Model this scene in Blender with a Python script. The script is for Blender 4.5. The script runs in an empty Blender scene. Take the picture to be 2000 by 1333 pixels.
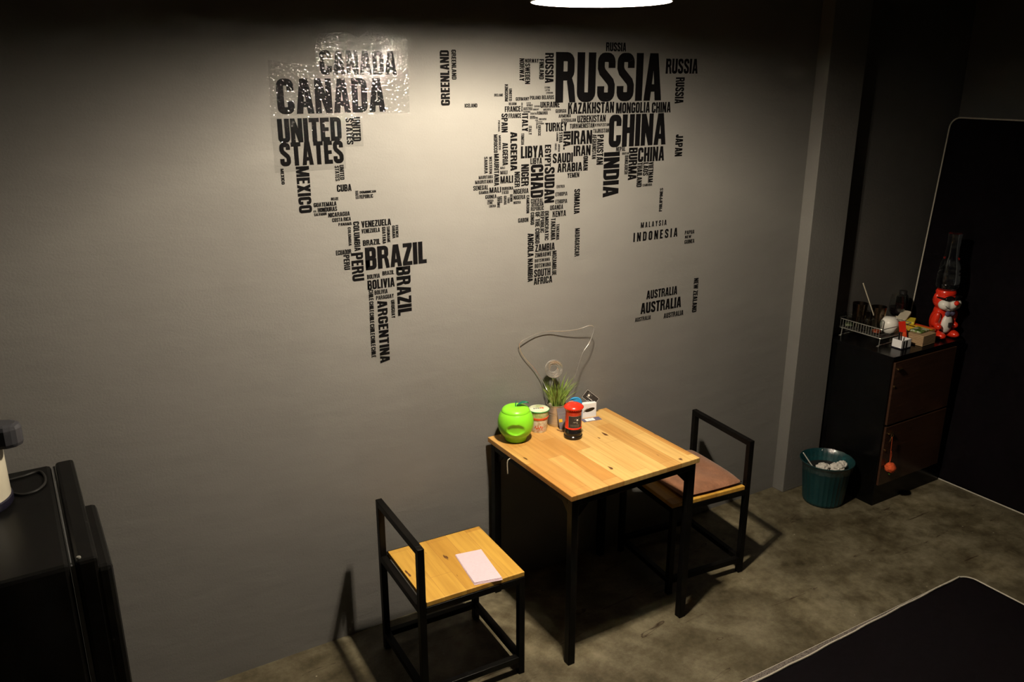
import bpy, bmesh, math, random
from mathutils import Vector, Matrix
random.seed(7)
PI = math.pi
scene = bpy.context.scene
col = scene.collection

# ------------------------------------------------------------------ camera
CAM = dict(f=1641.58, pitch=-0.310491, yaw=-0.546081, roll=-0.00070970, loc=Vector((-1.49184, -2.86785, 2.22531)))
def _axes():
    p, y, r = CAM['pitch'], CAM['yaw'], CAM['roll']
    fw = Vector((-math.sin(y)*math.cos(p), math.cos(y)*math.cos(p), math.sin(p)))
    rt = Vector((math.cos(y), math.sin(y), 0)); up = rt.cross(fw)
    c, s = math.cos(r), math.sin(r)
    return c*rt + s*up, c*up - s*rt, fw
RT, UP, FW = _axes()
cd = bpy.data.cameras.new('camera'); cam = bpy.data.objects.new('camera', cd); col.objects.link(cam)
M3 = Matrix((RT, UP, -FW)).transposed().to_4x4()
cam.matrix_world = Matrix.Translation(CAM['loc']) @ M3
cd.sensor_width = 36.0; cd.sensor_fit = 'HORIZONTAL'; cd.lens = CAM['f']*36/2000; cd.clip_start = 0.02
scene.camera = cam
def at(x, y, axis, v):
    """the point in the room on the plane axis = v that the photograph shows at pixel x, y"""
    d = RT*((x-1000)/CAM['f']) - UP*((y-666.5)/CAM['f']) + FW
    return CAM['loc'] + d*((v-CAM['loc'][axis])/d[axis])

# ------------------------------------------------------------------ world, lamp light, exposure
wd = bpy.data.worlds.new('world'); scene.world = wd; wd.use_nodes = True
wd.node_tree.nodes['Background'].inputs[0].default_value = (0.0, 0.0, 0.0, 1)
LAMP = Vector((0.015, -0.863, 2.409))          # centre of the shade's rim
LAMP_COLOUR = (1.0, 0.865, 0.67)
LAMP_WATTS = 470.0
LIGHT_DZ = .043
ld = bpy.data.lights.new('bulb_light', 'POINT'); ld.energy = LAMP_WATTS; ld.color = LAMP_COLOUR; ld.shadow_soft_size = 0.044
scene.view_settings.view_transform = 'Standard'; scene.view_settings.look = 'None'
scene.view_settings.gamma = 1.0; scene.view_settings.use_curve_mapping = False
scene.view_settings.exposure = 0.0
scene.cycles.max_bounces = 8

# ------------------------------------------------------------------ materials
def mat(name, base=(.5, .5, .5), rough=.5, metal=0.0, spec=.5, coat=0.0, trans=0.0, emit=None, estr=0.0, ior=1.45):
    m = bpy.data.materials.new(name); m.use_nodes = True
    b = m.node_tree.nodes['Principled BSDF']
    b.inputs['Base Color'].default_value = (*base, 1); b.inputs['Roughness'].default_value = rough
    b.inputs['Metallic'].default_value = metal; b.inputs['Specular IOR Level'].default_value = spec
    b.inputs['Coat Weight'].default_value = coat; b.inputs['Coat Roughness'].default_value = .08
    b.inputs['Transmission Weight'].default_value = trans; b.inputs['IOR'].default_value = ior
    if emit: b.inputs['Emission Color'].default_value = (*emit, 1); b.inputs['Emission Strength'].default_value = estr
    return m
def nd(m, kind, **kw):
    n = m.node_tree.nodes.new(kind)
    for k, v in kw.items():
        if k in n.inputs: n.inputs[k].default_value = v
        else: setattr(n, k, v)
    return n
def lk(m, a, ao, b, bi): m.node_tree.links.new(a.outputs[ao], b.inputs[bi])
def ramp(m, stops):
    r = nd(m, 'ShaderNodeValToRGB'); e = r.color_ramp.elements
    while len(e) < len(stops): e.new(.5)
    for el, (p, c) in zip(e, stops): el.position = p; el.color = (*c, 1)
    return r
def bsdf(m): return m.node_tree.nodes['Principled BSDF']
def mottle(m, scale, stops, detail=6, rough_to=None, bump=0.0, bscale=None, rot=(0, 0, 0), stretch=(1, 1, 1)):
    """noise-driven colour (and bump) in the object's own space"""
    tc = nd(m, 'ShaderNodeTexCoord'); mp = nd(m, 'ShaderNodeMapping')
    mp.inputs['Rotation'].default_value = rot; mp.inputs['Scale'].default_value = stretch
    lk(m, tc, 'Object', mp, 'Vector')
    n = nd(m, 'ShaderNodeTexNoise', Scale=scale, Detail=detail); lk(m, mp, 0, n, 'Vector')
    r = ramp(m, stops); lk(m, n, 'Fac', r, 'Fac'); lk(m, r, 'Color', bsdf(m), 'Base Color')
    if bump:
        n2 = nd(m, 'ShaderNodeTexNoise', Scale=bscale or scale*4, Detail=4); lk(m, mp, 0, n2, 'Vector')
        b = nd(m, 'ShaderNodeBump', Strength=bump, Distance=.01); lk(m, n2, 'Fac', b, 'Height'); lk(m, b, 'Normal', bsdf(m), 'Normal')
    return mp

def make_wall():
    m = mat('grey_wall_paint', rough=.6, spec=.18)
    tc = nd(m, 'ShaderNodeTexCoord')
    n = nd(m, 'ShaderNodeTexNoise', Scale=1.6, Detail=5); lk(m, tc, 'Object', n, 'Vector')
    r = ramp(m, [(.3, (.158, .153, .144)), (.7, (.182, .177, .166))]); lk(m, n, 'Fac', r, 'Fac'); lk(m, r, 'Color', bsdf(m), 'Base Color')
    fine = nd(m, 'ShaderNodeTexNoise', Scale=140, Detail=3); lk(m, tc, 'Object', fine, 'Vector')
    mp = nd(m, 'ShaderNodeMapping'); mp.inputs['Rotation'].default_value = (0, .5, 0); mp.inputs['Scale'].default_value = (4, 4, 14); lk(m, tc, 'Object', mp, 'Vector')
    trowel = nd(m, 'ShaderNodeTexNoise', Scale=1.0, Detail=5); lk(m, mp, 0, trowel, 'Vector')
    b1 = nd(m, 'ShaderNodeBump', Strength=.16, Distance=.004); lk(m, fine, 'Fac', b1, 'Height')
    b2 = nd(m, 'ShaderNodeBump', Strength=.3, Distance=.012); lk(m, trowel, 'Fac', b2, 'Height'); lk(m, b1, 'Normal', b2, 'Normal')
    lk(m, b2, 'Normal', bsdf(m), 'Normal')
    return m
def make_floor():
    m = mat('worn_concrete', rough=.45, spec=.4)
    tc = nd(m, 'ShaderNodeTexCoord')
    big = nd(m, 'ShaderNodeTexNoise', Scale=4.2, Detail=12, Roughness=.74); lk(m, tc, 'Object', big, 'Vector')
    r = ramp(m, [(.32, (.036, .028, .016)), (.45, (.095, .080, .050)), (.57, (.160, .140, .094)), (.74, (.225, .200, .142))]); lk(m, big, 'Fac', r, 'Fac')
    mid = nd(m, 'ShaderNodeTexNoise', Scale=16, Detail=9, Roughness=.75); lk(m, tc, 'Object', mid, 'Vector')
    r2 = ramp(m, [(.36, (.45, .42, .34)), (.6, (1, 1, 1))]); lk(m, mid, 'Fac', r2, 'Fac')
    mx = nd(m, 'ShaderNodeMix', data_type='RGBA', blend_type='MULTIPLY'); mx.inputs[0].default_value = .7
    lk(m, r, 'Color', mx, 6); lk(m, r2, 'Color', mx, 7)
    blot = nd(m, 'ShaderNodeTexNoise', Scale=1.1, Detail=5, Roughness=.6); lk(m, tc, 'Object', blot, 'Vector')
    rb_ = ramp(m, [(.36, (.50, .47, .38)), (.52, (1, 1, 1)), (.68, (1.28, 1.26, 1.2))]); lk(m, blot, 'Fac', rb_, 'Fac')
    mxb = nd(m, 'ShaderNodeMix', data_type='RGBA', blend_type='MULTIPLY'); mxb.inputs[0].default_value = .9
    lk(m, mx, 2, mxb, 6); lk(m, rb_, 'Color', mxb, 7); mx = mxb
    # rusty scratches: stretched noise bands thinned to lines
    mp = nd(m, 'ShaderNodeMapping'); mp.inputs['Rotation'].default_value = (0, 0, .25); mp.inputs['Scale'].default_value = (2.2, 16, 1); lk(m, tc, 'Object', mp, 'Vector')
    sc = nd(m, 'ShaderNodeTexNoise', Scale=1.1, Detail=3, Distortion=.6); lk(m, mp, 0, sc, 'Vector')
    rs = ramp(m, [(.668, (0, 0, 0)), (.679, (1, 1, 1)), (.692, (0, 0, 0))]); lk(m, sc, 'Fac', rs, 'Fac')
    mx2 = nd(m, 'ShaderNodeMix', data_type='RGBA'); lk(m, rs, 'Color', mx2, 0); lk(m, mx, 2, mx2, 6); mx2.inputs[7].default_value = (.022, .010, .004, 1)
    # paint specks
    vo = nd(m, 'ShaderNodeTexVoronoi', Scale=14); lk(m, tc, 'Object', vo, 'Vector')
    rv = ramp(m, [(.035, (1, 1, 1)), (.055, (0, 0, 0))]); lk(m, vo, 'Distance', rv, 'Fac')
    nz = nd(m, 'ShaderNodeTexNoise', Scale=3.1); lk(m, tc, 'Object', nz, 'Vector')
    rz = ramp(m, [(.50, (0, 0, 0)), (.56, (1, 1, 1))]); lk(m, nz, 'Fac', rz, 'Fac')
    mul = nd(m, 'ShaderNodeMath', operation='MULTIPLY'); lk(m, rv, 'Color', mul, 0); lk(m, rz, 'Color', mul, 1)
    mx3 = nd(m, 'ShaderNodeMix', data_type='RGBA'); lk(m, mul, 0, mx3, 0); lk(m, mx2, 2, mx3, 6); mx3.inputs[7].default_value = (.32, .30, .23, 1)
    lk(m, mx3, 2, bsdf(m), 'Base Color')
    b = nd(m, 'ShaderNodeBump', Strength=.25, Distance=.006); lk(m, mid, 'Fac', b, 'Height'); lk(m, b, 'Normal', bsdf(m), 'Normal')
    return m
def make_wood(name, seed, board=.072, length=.42, light=(.66, .44, .16), dark=(.46, .225, .055)):
    """finger-jointed rubberwood strips running along y"""
    m = mat(name, rough=.38, spec=.45)
    tc = nd(m, 'ShaderNodeTexCoord')
    mp = nd(m, 'ShaderNodeMapping'); mp.inputs['Rotation'].default_value = (0, 0, PI/2); mp.inputs['Location'].default_value = (seed, seed*.37, 0); lk(m, tc, 'Object', mp, 'Vector')
    br = nd(m, 'ShaderNodeTexBrick', Scale=1.0); lk(m, mp, 0, br, 'Vector')
    br.offset = .37; br.inputs['Brick Width'].default_value = length; br.inputs['Row Height'].default_value = board
    br.inputs['Mortar Size'].default_value = .0006; br.inputs['Mortar Smooth'].default_value = .2
    br.inputs['Color1'].default_value = (*light, 1); br.inputs['Color2'].default_value = (*dark, 1); br.inputs['Mortar'].default_value = (.33, .15, .035, 1)
    mg = nd(m, 'ShaderNodeMapping'); mg.inputs['Scale'].default_value = (38, 2.2, 8); lk(m, tc, 'Object', mg, 'Vector')
    g = nd(m, 'ShaderNodeTexNoise', Scale=1.5, Detail=5, Distortion=.4); lk(m, mg, 0, g, 'Vector')
    rg = ramp(m, [(.3, (.80, .74, .66)), (.7, (1.08, 1.08, 1.08))]); lk(m, g, 'Fac', rg, 'Fac')
    mx = nd(m, 'ShaderNodeMix', data_type='RGBA', blend_type='MULTIPLY'); mx.inputs[0].default_value = .9
    lk(m, br, 'Color', mx, 6); lk(m, rg, 'Color', mx, 7)
    # short dark knots along the grain
    mk = nd(m, 'ShaderNodeMapping'); mk.inputs['Scale'].default_value = (22, 7, 1); mk.inputs['Location'].default_value = (seed*3, 0, 0); lk(m, tc, 'Object', mk, 'Vector')
    k = nd(m, 'ShaderNodeTexNoise', Scale=1.2, Detail=2); lk(m, mk, 0, k, 'Vector')
    rk = ramp(m, [(.705, (0, 0, 0)), (.735, (1, 1, 1))]); lk(m, k, 'Fac', rk, 'Fac')
    mx2 = nd(m, 'ShaderNodeMix', data_type='RGBA'); lk(m, rk, 'Color', mx2, 0); lk(m, mx, 2, mx2, 6); mx2.inputs[7].default_value = (.10, .035, .012, 1)
    lk(m, mx2, 2, bsdf(m), 'Base Color')
    return m
def make_film():
    """clear vinyl film: see-through, with a crinkled glossy face"""
    m = bpy.data.materials.new('clear_vinyl_film'); m.use_nodes = True; t = m.node_tree
    for n in list(t.nodes): t.nodes.remove(n)
    out = nd(m, 'ShaderNodeOutputMaterial'); mixn = nd(m, 'ShaderNodeMixShader')
    tr = nd(m, 'ShaderNodeBsdfTransparent'); gl = nd(m, 'ShaderNodeBsdfGlossy', Roughness=.06)
    gl.inputs['Color'].default_value = (1, 1, 1, 1); tr.inputs['Color'].default_value = (1, 1, 1, 1)
    tc = nd(m, 'ShaderNodeTexCoord')
    n1 = nd(m, 'ShaderNodeTexNoise', Scale=110, Detail=1.5, Roughness=.5); lk(m, tc, 'Object', n1, 'Vector')
    n2 = nd(m, 'ShaderNodeTexNoise', Scale=14, Detail=3); lk(m, tc, 'Object', n2, 'Vector')
    b1 = nd(m, 'ShaderNodeBump', Strength=1.0, Distance=.0028); lk(m, n1, 'Fac', b1, 'Height')
    b2 = nd(m, 'ShaderNodeBump', Strength=.28, Distance=.012); lk(m, n2, 'Fac', b2, 'Height'); lk(m, b1, 'Normal', b2, 'Normal')
    lk(m, b2, 'Normal', gl, 'Normal')
    mixn.inputs[0].default_value = .095
    lk(m, tr, 0, mixn, 1); lk(m, gl, 0, mixn, 2); lk(m, mixn, 0, out, 0)
    return m

M = {}
M['wall'] = make_wall()
M['floor'] = make_floor()
M['dark_wall'] = mat('dark_grey_paint', (.10, .096, .09), .6, spec=.25); mottle(M['dark_wall'], 2, [(.3, (.040, .038, .035)), (.7, (.052, .050, .046))], bump=.2, bscale=90)
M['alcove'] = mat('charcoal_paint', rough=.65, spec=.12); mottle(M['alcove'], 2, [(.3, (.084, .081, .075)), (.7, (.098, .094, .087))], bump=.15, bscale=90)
M['pillar'] = mat('pillar_paint', rough=.6, spec=.15); mottle(M['pillar'], 2, [(.3, (.132, .128, .119)), (.7, (.150, .145, .135))], bump=.15, bscale=90)
M['ceiling'] = mat('black_ceiling_paint', rough=.8); mottle(M['ceiling'], 2, [(.3, (.012, .0115, .011)), (.7, (.018, .017, .016))])
M['wood'] = make_wood('rubberwood_table', .0)
M['seat_wood'] = make_wood('rubberwood_seat', .53, .085, .6, (.60, .35, .065), (.46, .235, .038))
M['black_metal'] = mat('black_painted_steel', rough=.38, spec=.12); mottle(M['black_metal'], 9, [(.3, (.0018, .0016, .0014)), (.7, (.0032, .0028, .0025))])
M['letter'] = mat('black_vinyl', rough=.5, spec=.04); mottle(M['letter'], 6, [(.3, (.0024, .0021, .0024)), (.7, (.0036, .0033, .0036))])
M['film'] = make_film()
M['black_fabric'] = mat('black_mattress_fabric', rough=1.0, spec=.02); mottle(M['black_fabric'], 30, [(.3, (.0025, .002, .0025)), (.7, (.0042, .0034, .0042))], bump=.15, bscale=400)
M['piping'] = mat('off_white_piping', rough=.75, spec=.2); mottle(M['piping'], 60, [(.3, (.38, .35, .29)), (.7, (.47, .44, .37))])
M['mesh_band'] = mat('grey_mesh_fabric', rough=.9, spec=.1); mottle(M['mesh_band'], 300, [(.4, (.05, .042, .038)), (.6, (.16, .14, .125))])
M['cushion'] = mat('brown_velvet', rough=.9, spec=.15); mottle(M['cushion'], 14, [(.3, (.17, .075, .040)), (.7, (.27, .125, .068))], bump=.3, bscale=60); bsdf(M['cushion']).inputs['Sheen Weight'].default_value = .25
M['tissue'] = mat('white_tissue', rough=.85, spec=.15); mottle(M['tissue'], 60, [(.3, (.50, .47, .43)), (.7, (.60, .57, .52))], bump=.2)
M['paper'] = mat('pink_white_tissue', rough=.85, spec=.15); mottle(M['paper'], 120, [(.3, (.68, .53, .60)), (.7, (.73, .57, .64))], bump=.15)
M['white'] = mat('white_plastic', (.72, .69, .63), .35); mottle(M['white'], 5, [(.3, (.70, .67, .61)), (.7, (.75, .72, .66))])
M['card_white'] = mat('white_card', rough=.7); mottle(M['card_white'], 8, [(.3, (.74, .73, .74)), (.7, (.78, .77, .78))])
M['card_black'] = mat('black_card', rough=.5); mottle(M['card_black'], 8, [(.3, (.018, .016, .016)), (.7, (.026, .023, .022))])
M['green'] = mat('lime_plastic', rough=.32, spec=.5); mottle(M['green'], 4, [(.3, (.22, .66, .02)), (.7, (.25, .72, .03))]); bsdf(M['green']).inputs['Subsurface Weight'].default_value = .15; bsdf(M['green']).inputs['Subsurface Radius'].default_value = (.01, .02, .005)
M['dark_green'] = mat('dark_green_plastic', rough=.35); mottle(M['dark_green'], 20, [(.3, (.004, .09, .05)), (.7, (.008, .14, .075))])
M['red'] = mat('red_enamel', rough=.25, spec=.5, coat=.3); mottle(M['red'], 5, [(.3, (.60, .022, .008)), (.7, (.68, .030, .010))])
M['black_gloss'] = mat('black_gloss', rough=.12, spec=.5); mottle(M['black_gloss'], 5, [(.3, (.006, .006, .006)), (.7, (.010, .009, .009))])
M['white_mark'] = mat('white_print', rough=.5); mottle(M['white_mark'], 10, [(.3, (.68, .66, .62)), (.7, (.76, .74, .70))])
M['grey_mark'] = mat('grey_print', rough=.5); mottle(M['grey_mark'], 10, [(.3, (.20, .19, .17)), (.7, (.26, .25, .22))])
M['steel'] = mat('brushed_steel', (.55, .50, .42), .38, metal=.7); mottle(M['steel'], 3, [(.3, (.50, .45, .38)), (.7, (.62, .57, .48))], stretch=(1, 1, 40))
M['wire'] = mat('aluminium_wire', (.8, .78, .74), .25, metal=.82); mottle(M['wire'], 40, [(.3, (.74, .72, .68)), (.7, (.84, .82, .78))])
M['chrome'] = mat('chrome_wire', (.42, .42, .38), .3, metal=.6); mottle(M['chrome'], 40, [(.3, (.36, .36, .32)), (.7, (.46, .45, .41))])
M['grass'] = mat('grass_blade', rough=.5); mottle(M['grass'], 25, [(.3, (.055, .10, .014)), (.5, (.16, .24, .04)), (.7, (.38, .46, .12))])
M['soil'] = mat('dark_soil', rough=.9); mottle(M['soil'], 60, [(.3, (.012, .009, .006)), (.7, (.03, .024, .016))], bump=.5)
M['teal'] = mat('teal_plastic', rough=.4); mottle(M['teal'], 5, [(.3, (.0025, .030, .034)), (.7, (.004, .040, .045))])
M['blue'] = mat('blue_print', rough=.45); mottle(M['blue'], 30, [(.3, (.01, .18, .46)), (.7, (.03, .30, .62))])
M['purple'] = mat('purple_card', rough=.6); mottle(M['purple'], 30, [(.3, (.085, .075, .15)), (.7, (.13, .12, .20))])
M['mauve'] = mat('grey_mauve_card', rough=.6); mottle(M['mauve'], 30, [(.3, (.13, .115, .13)), (.7, (.19, .17, .19))])
M['yellow'] = mat('yellow_card', rough=.55); mottle(M['yellow'], 20, [(.3, (.62, .36, .015)), (.7, (.72, .44, .03))])
M['lemon'] = mat('lemon_card', rough=.55); mottle(M['lemon'], 20, [(.3, (.60, .50, .03)), (.7, (.70, .58, .05))])
M['cup_green'] = mat('pale_green_print', rough=.4); mottle(M['cup_green'], 35, [(.35, (.30, .40, .10)), (.5, (.48, .52, .24)), (.65, (.66, .62, .42))])
M['cup_cream'] = mat('cream_print', rough=.4); mottle(M['cup_cream'], 55, [(.34, (.50, .36, .20)), (.48, (.68, .62, .48)), (.65, (.76, .72, .60))])
M['cup_lid'] = mat('foil_lid_print', rough=.35); mottle(M['cup_lid'], 22, [(.35, (.34, .42, .14)), (.55, (.66, .68, .50)), (.7, (.74, .74, .62))])
M['lid_rim'] = mat('green_rim', rough=.35); mottle(M['lid_rim'], 20, [(.3, (.03, .20, .05)), (.7, (.05, .28, .08))])
M['orange_red'] = mat('orange_red_print', rough=.4); mottle(M['orange_red'], 30, [(.3, (.60, .05, .015)), (.7, (.72, .12, .03))])
M['brown_glass'] = mat('dark_brown_laminate', rough=.25, spec=.5); mottle(M['brown_glass'], 4, [(.3, (.042, .019, .011)), (.7, (.056, .026, .015))], stretch=(1, 1, 12))
M['cabinet'] = mat('black_laminate', rough=.2, spec=.22); mottle(M['cabinet'], 6, [(.3, (.0016, .0016, .0016)), (.7, (.0025, .0025, .0024))])
M['brass'] = mat('brass', (.75, .52, .24), .25, metal=1.0); mottle(M['brass'], 40, [(.3, (.68, .46, .20)), (.7, (.80, .56, .27))])
M['pom'] = mat('orange_plush', rough=.8); mottle(M['pom'], 60, [(.3, (.52, .06, .012)), (.7, (.72, .11, .025))], bump=.5)
M['glass'] = mat('clear_glass', (.92, .95, .94), .02, trans=1.0, ior=1.45)
M['smoke'] = mat('smoked_steel', (.16, .12, .085), .22, metal=1.0); mottle(M['smoke'], 5, [(.3, (.14, .105, .075)), (.7, (.18, .135, .095))])
M['clear_plastic'] = mat('clear_blue_plastic', (.84, .90, .97), .06, trans=1.0, ior=1.3, coat=.6)
M['dark_liquid'] = mat('dark_liquid', (.02, .015, .02), .08); mottle(M['dark_liquid'], 10, [(.3, (.015, .012, .016)), (.7, (.024, .018, .022))])
M['napkin'] = mat('brown_paper', rough=.9); mottle(M['napkin'], 30, [(.3, (.30, .19, .10)), (.7, (.40, .27, .15))], stretch=(1, 1, 8))
M['leaf_print'] = mat('green_white_packet', rough=.35); mottle(M['leaf_print'], 45, [(.4, (.05, .12, .02)), (.52, (.16, .24, .06)), (.62, (.55, .55, .42))])
M['cream'] = mat('cream_paper', rough=.7); mottle(M['cream'], 12, [(.3, (.52, .46, .34)), (.7, (.60, .54, .42))])
M['navy'] = mat('navy_enamel', rough=.3); mottle(M['navy'], 8, [(.3, (.008, .0075, .016)), (.7, (.012, .011, .022))])
M['fridge'] = mat('black_fridge_enamel', rough=.3, spec=.12); mottle(M['fridge'], 8, [(.3, (.0035, .0034, .0033)), (.7, (.005, .0048, .0046))])
M['fridge_grey'] = mat('grey_gasket', rough=.6); mottle(M['fridge_grey'], 8, [(.3, (.05, .05, .05)), (.7, (.07, .07, .07))])
M['pot_body'] = mat('cream_enamel', rough=.25); mottle(M['pot_body'], 4, [(.3, (.46, .42, .33)), (.7, (.52, .48, .38))])
M['pot_lid'] = mat('dark_grey_plastic', rough=.3); mottle(M['pot_lid'], 8, [(.3, (.04, .04, .047)), (.7, (.055, .055, .062))])
M['shade_out'] = mat('black_shade_enamel', rough=.35); mottle(M['shade_out'], 8, [(.3, (.010, .010, .010)), (.7, (.014, .013, .013))])
M['shade_in'] = mat('white_shade_enamel', rough=.4); mottle(M['shade_in'], 8, [(.3, (.83, .82, .80)), (.7, (.86, .85, .83))])
M['bulb'] = mat('lit_bulb', (1, 1, 1), .4, emit=(1.0, .88, .68), estr=60.0)
M['cord'] = mat('black_cord', rough=.5); mottle(M['cord'], 30, [(.3, (.008, .008, .008)), (.7, (.014, .013, .012))])
M['pale_strap'] = mat('pale_cord', rough=.6); mottle(M['pale_strap'], 30, [(.3, (.42, .38, .30)), (.7, (.55, .50, .40))])

M['pink'] = mat('pale_pink_card', rough=.6); mottle(M['pink'], 30, [(.3, (.50, .30, .30)), (.7, (.58, .37, .36))])
M['mauve_dark'] = mat('dark_label', rough=.5); mottle(M['mauve_dark'], 30, [(.3, (.05, .012, .012)), (.7, (.08, .03, .02))])
M['liner'] = make_film()

# ------------------------------------------------------------------ builders
def prop(o, label=None, cat=None, group=None, kind=None):
    if label: o['label'] = label
    if cat: o['category'] = cat
    if group: o['group'] = group
    if kind: o['kind'] = kind
    return o
def thing(name, label, cat, loc=(0, 0, 0), rz=0.0, group=None):
    o = bpy.data.objects.new(name, None); col.objects.link(o); o.empty_display_size = .05
    o.location = loc; o.rotation_euler = (0, 0, rz)
    return prop(o, label, cat, group)
class MB:
    def __init__(s): s.bm = bmesh.new()
    def face(s, pts):
        return s.bm.faces.new([s.bm.verts.new(p) for p in pts])
    def box(s, x0, x1, y0, y1, z0, z1, mtx=None):
        r = bmesh.ops.create_cube(s.bm, size=1.0)
        T = Matrix.Translation(((x0+x1)/2, (y0+y1)/2, (z0+z1)/2)) @ Matrix.Diagonal((x1-x0, y1-y0, z1-z0, 1))
        if mtx is not None: T = mtx @ T
        bmesh.ops.transform(s.bm, matrix=T, verts=r['verts']); return s
    def prism(s, pts, z0, z1, mtx=None):
        a = [s.bm.verts.new((x, y, z0)) for x, y in pts]; b = [s.bm.verts.new((x, y, z1)) for x, y in pts]
        s.bm.faces.new(a[::-1]); s.bm.faces.new(b); n = len(pts)
        for i in range(n): s.bm.faces.new((a[i], a[(i+1) % n], b[(i+1) % n], b[i]))
        if mtx is not None: bmesh.ops.transform(s.bm, matrix=mtx, verts=a+b)
        return s
    def lathe(s, prof, n=40, mtx=None, fn=None):
        """prof: (r, z) bottom to top; r = 0 closes"""
        rings, vs = [], []
        for r, z in prof:
            if r < 1e-6: v = s.bm.verts.new((0, 0, z)); rings.append([v]); vs.append(v)
            else:
                ring = [s.bm.verts.new((r*math.cos(2*PI*i/n), r*math.sin(2*PI*i/n), z)) for i in range(n)]
                rings.append(ring); vs += ring
        for a, b in zip(rings, rings[1:]):
            for i in range(n):
                j = (i+1) % n
                if len(a) == 1 and len(b) == 1: break
                if len(a) == 1: s.bm.faces.new((a[0], b[j], b[i]))
                elif len(b) == 1: s.bm.faces.new((a[i], a[j], b[0]))
                else: s.bm.faces.new((a[i], a[j], b[j], b[i]))
        if fn:
            for v in vs: v.co = fn(v.co)
        if mtx is not None: bmesh.ops.transform(s.bm, matrix=mtx, verts=vs)
        return s
    def tube(s, pts, r, n=8, closed=False, taper=None):
        pts = [Vector(p) for p in pts]; m = len(pts); rings = []; up = None
        for i, p in enumerate(pts):
            a = pts[i-1] if (i > 0 or closed) else p; b = pts[(i+1) % m] if (i < m-1 or closed) else p
            t = (b-a).normalized()
            if up is None: up = Vector((0, 0, 1)) if abs(t.z) < .9 else Vector((1, 0, 0))
            sd = t.cross(up).normalized(); up = sd.cross(t).normalized()
            rr = r if taper is None else r*taper(i/(m-1))
            rings.append([s.bm.verts.new(p+(sd*math.cos(2*PI*k/n)+up*math.sin(2*PI*k/n))*rr) for k in range(n)])
        for i in range(m if closed else m-1):
            a, b = rings[i], rings[(i+1) % m]
            for k in range(n): s.bm.faces.new((a[k], a[(k+1) % n], b[(k+1) % n], b[k]))
        if not closed: s.bm.faces.new(rings[0][::-1]); s.bm.faces.new(rings[-1])
        return s
    def ball(s, c, r, n=20, mtx=None):
        q = bmesh.ops.create_uvsphere(s.bm, u_segments=n, v_segments=n*2//3, radius=1.0)
        R = r if hasattr(r, '__len__') else (r, r, r)
        T = Matrix.Translation(c) @ (mtx or Matrix()) @ Matrix.Diagonal((*R, 1))
        bmesh.ops.transform(s.bm, matrix=T, verts=q['verts']); return s
    def build(s, name, m, parent=None, smooth=False, bevel=0.0, label=None):
        bmesh.ops.recalc_face_normals(s.bm, faces=s.bm.faces)
        me = bpy.data.meshes.new(name); s.bm.to_mesh(me); s.bm.free()
        if smooth:
            me.shade_smooth()
        me.materials.append(M[m])
        o = bpy.data.objects.new(name, me); col.objects.link(o)
        if parent: o.parent = parent
        if bevel:
            b = o.modifiers.new('bevel', 'BEVEL'); b.width = bevel; b.segments = 2; b.limit_method = 'ANGLE'; b.angle_limit = .7
        if smooth:
            es = o.modifiers.new('split', 'EDGE_SPLIT'); es.split_angle = .75
        if label: o['label'] = label
        return o
def arc_pts(pts, k=6):
    """Catmull-Rom through pts"""
    P = [Vector(p) for p in pts]; out = []
    for i in range(len(P)-1):
        a = P[max(i-1, 0)]; b = P[i]; c = P[i+1]; d = P[min(i+2, len(P)-1)]
        for j in range(k):
            t = j/k; out.append(.5*((2*b)+(c-a)*t+(2*a-5*b+4*c-d)*t*t+(3*b-a-3*c+d)*t**3))
    return out+[P[-1]]
def rounded(x0, y0, x1, y1, r, k=6):
    out = []
    for cx, cy, a0 in ((x1-r, y1-r, 0), (x0+r, y1-r, PI/2), (x0+r, y0+r, PI), (x1-r, y0+r, 1.5*PI)):
        out += [(cx+r*math.cos(a0+PI/2*i/k), cy+r*math.sin(a0+PI/2*i/k)) for i in range(k+1)]
    return out
def RX(a): return Matrix.Rotation(a, 4, 'X')
def RY(a): return Matrix.Rotation(a, 4, 'Y')
def RZ(a): return Matrix.Rotation(a, 4, 'Z')
def TR(*v): return Matrix.Translation(v)

# ------------------------------------------------------------------ the room
def struct(name, mb, m, **k): return prop(mb.build(name, m, **k), kind='structure')
X0, X1, Y0, ZC = -2.7, 3.19, -4.6, 3.05
struct('floor', MB().box(X0-.1, X1+.1, Y0-.1, .1, -.1, 0), 'floor')
struct('wall_back', MB().box(X0-.1, 2.1, 0, .1, 0, ZC), 'wall')
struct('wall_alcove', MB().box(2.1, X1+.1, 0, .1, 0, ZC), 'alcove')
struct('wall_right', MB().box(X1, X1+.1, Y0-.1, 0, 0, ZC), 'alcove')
struct('wall_left', MB().box(X0-.1, X0, Y0-.1, 0, 0, ZC), 'dark_wall')
struct('wall_front', MB().box(X0, X1, Y0-.1, Y0, 0, ZC), 'dark_wall')
struct('ceiling', MB().box(X0-.1, X1+.1, Y0-.1, .1, ZC, ZC+.1), 'ceiling')
pil = MB().box(1.961, 2.228, -.074, .001, 0, ZC).build('pillar', 'pillar', bevel=.003)
prop(pil, kind='structure')

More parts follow.
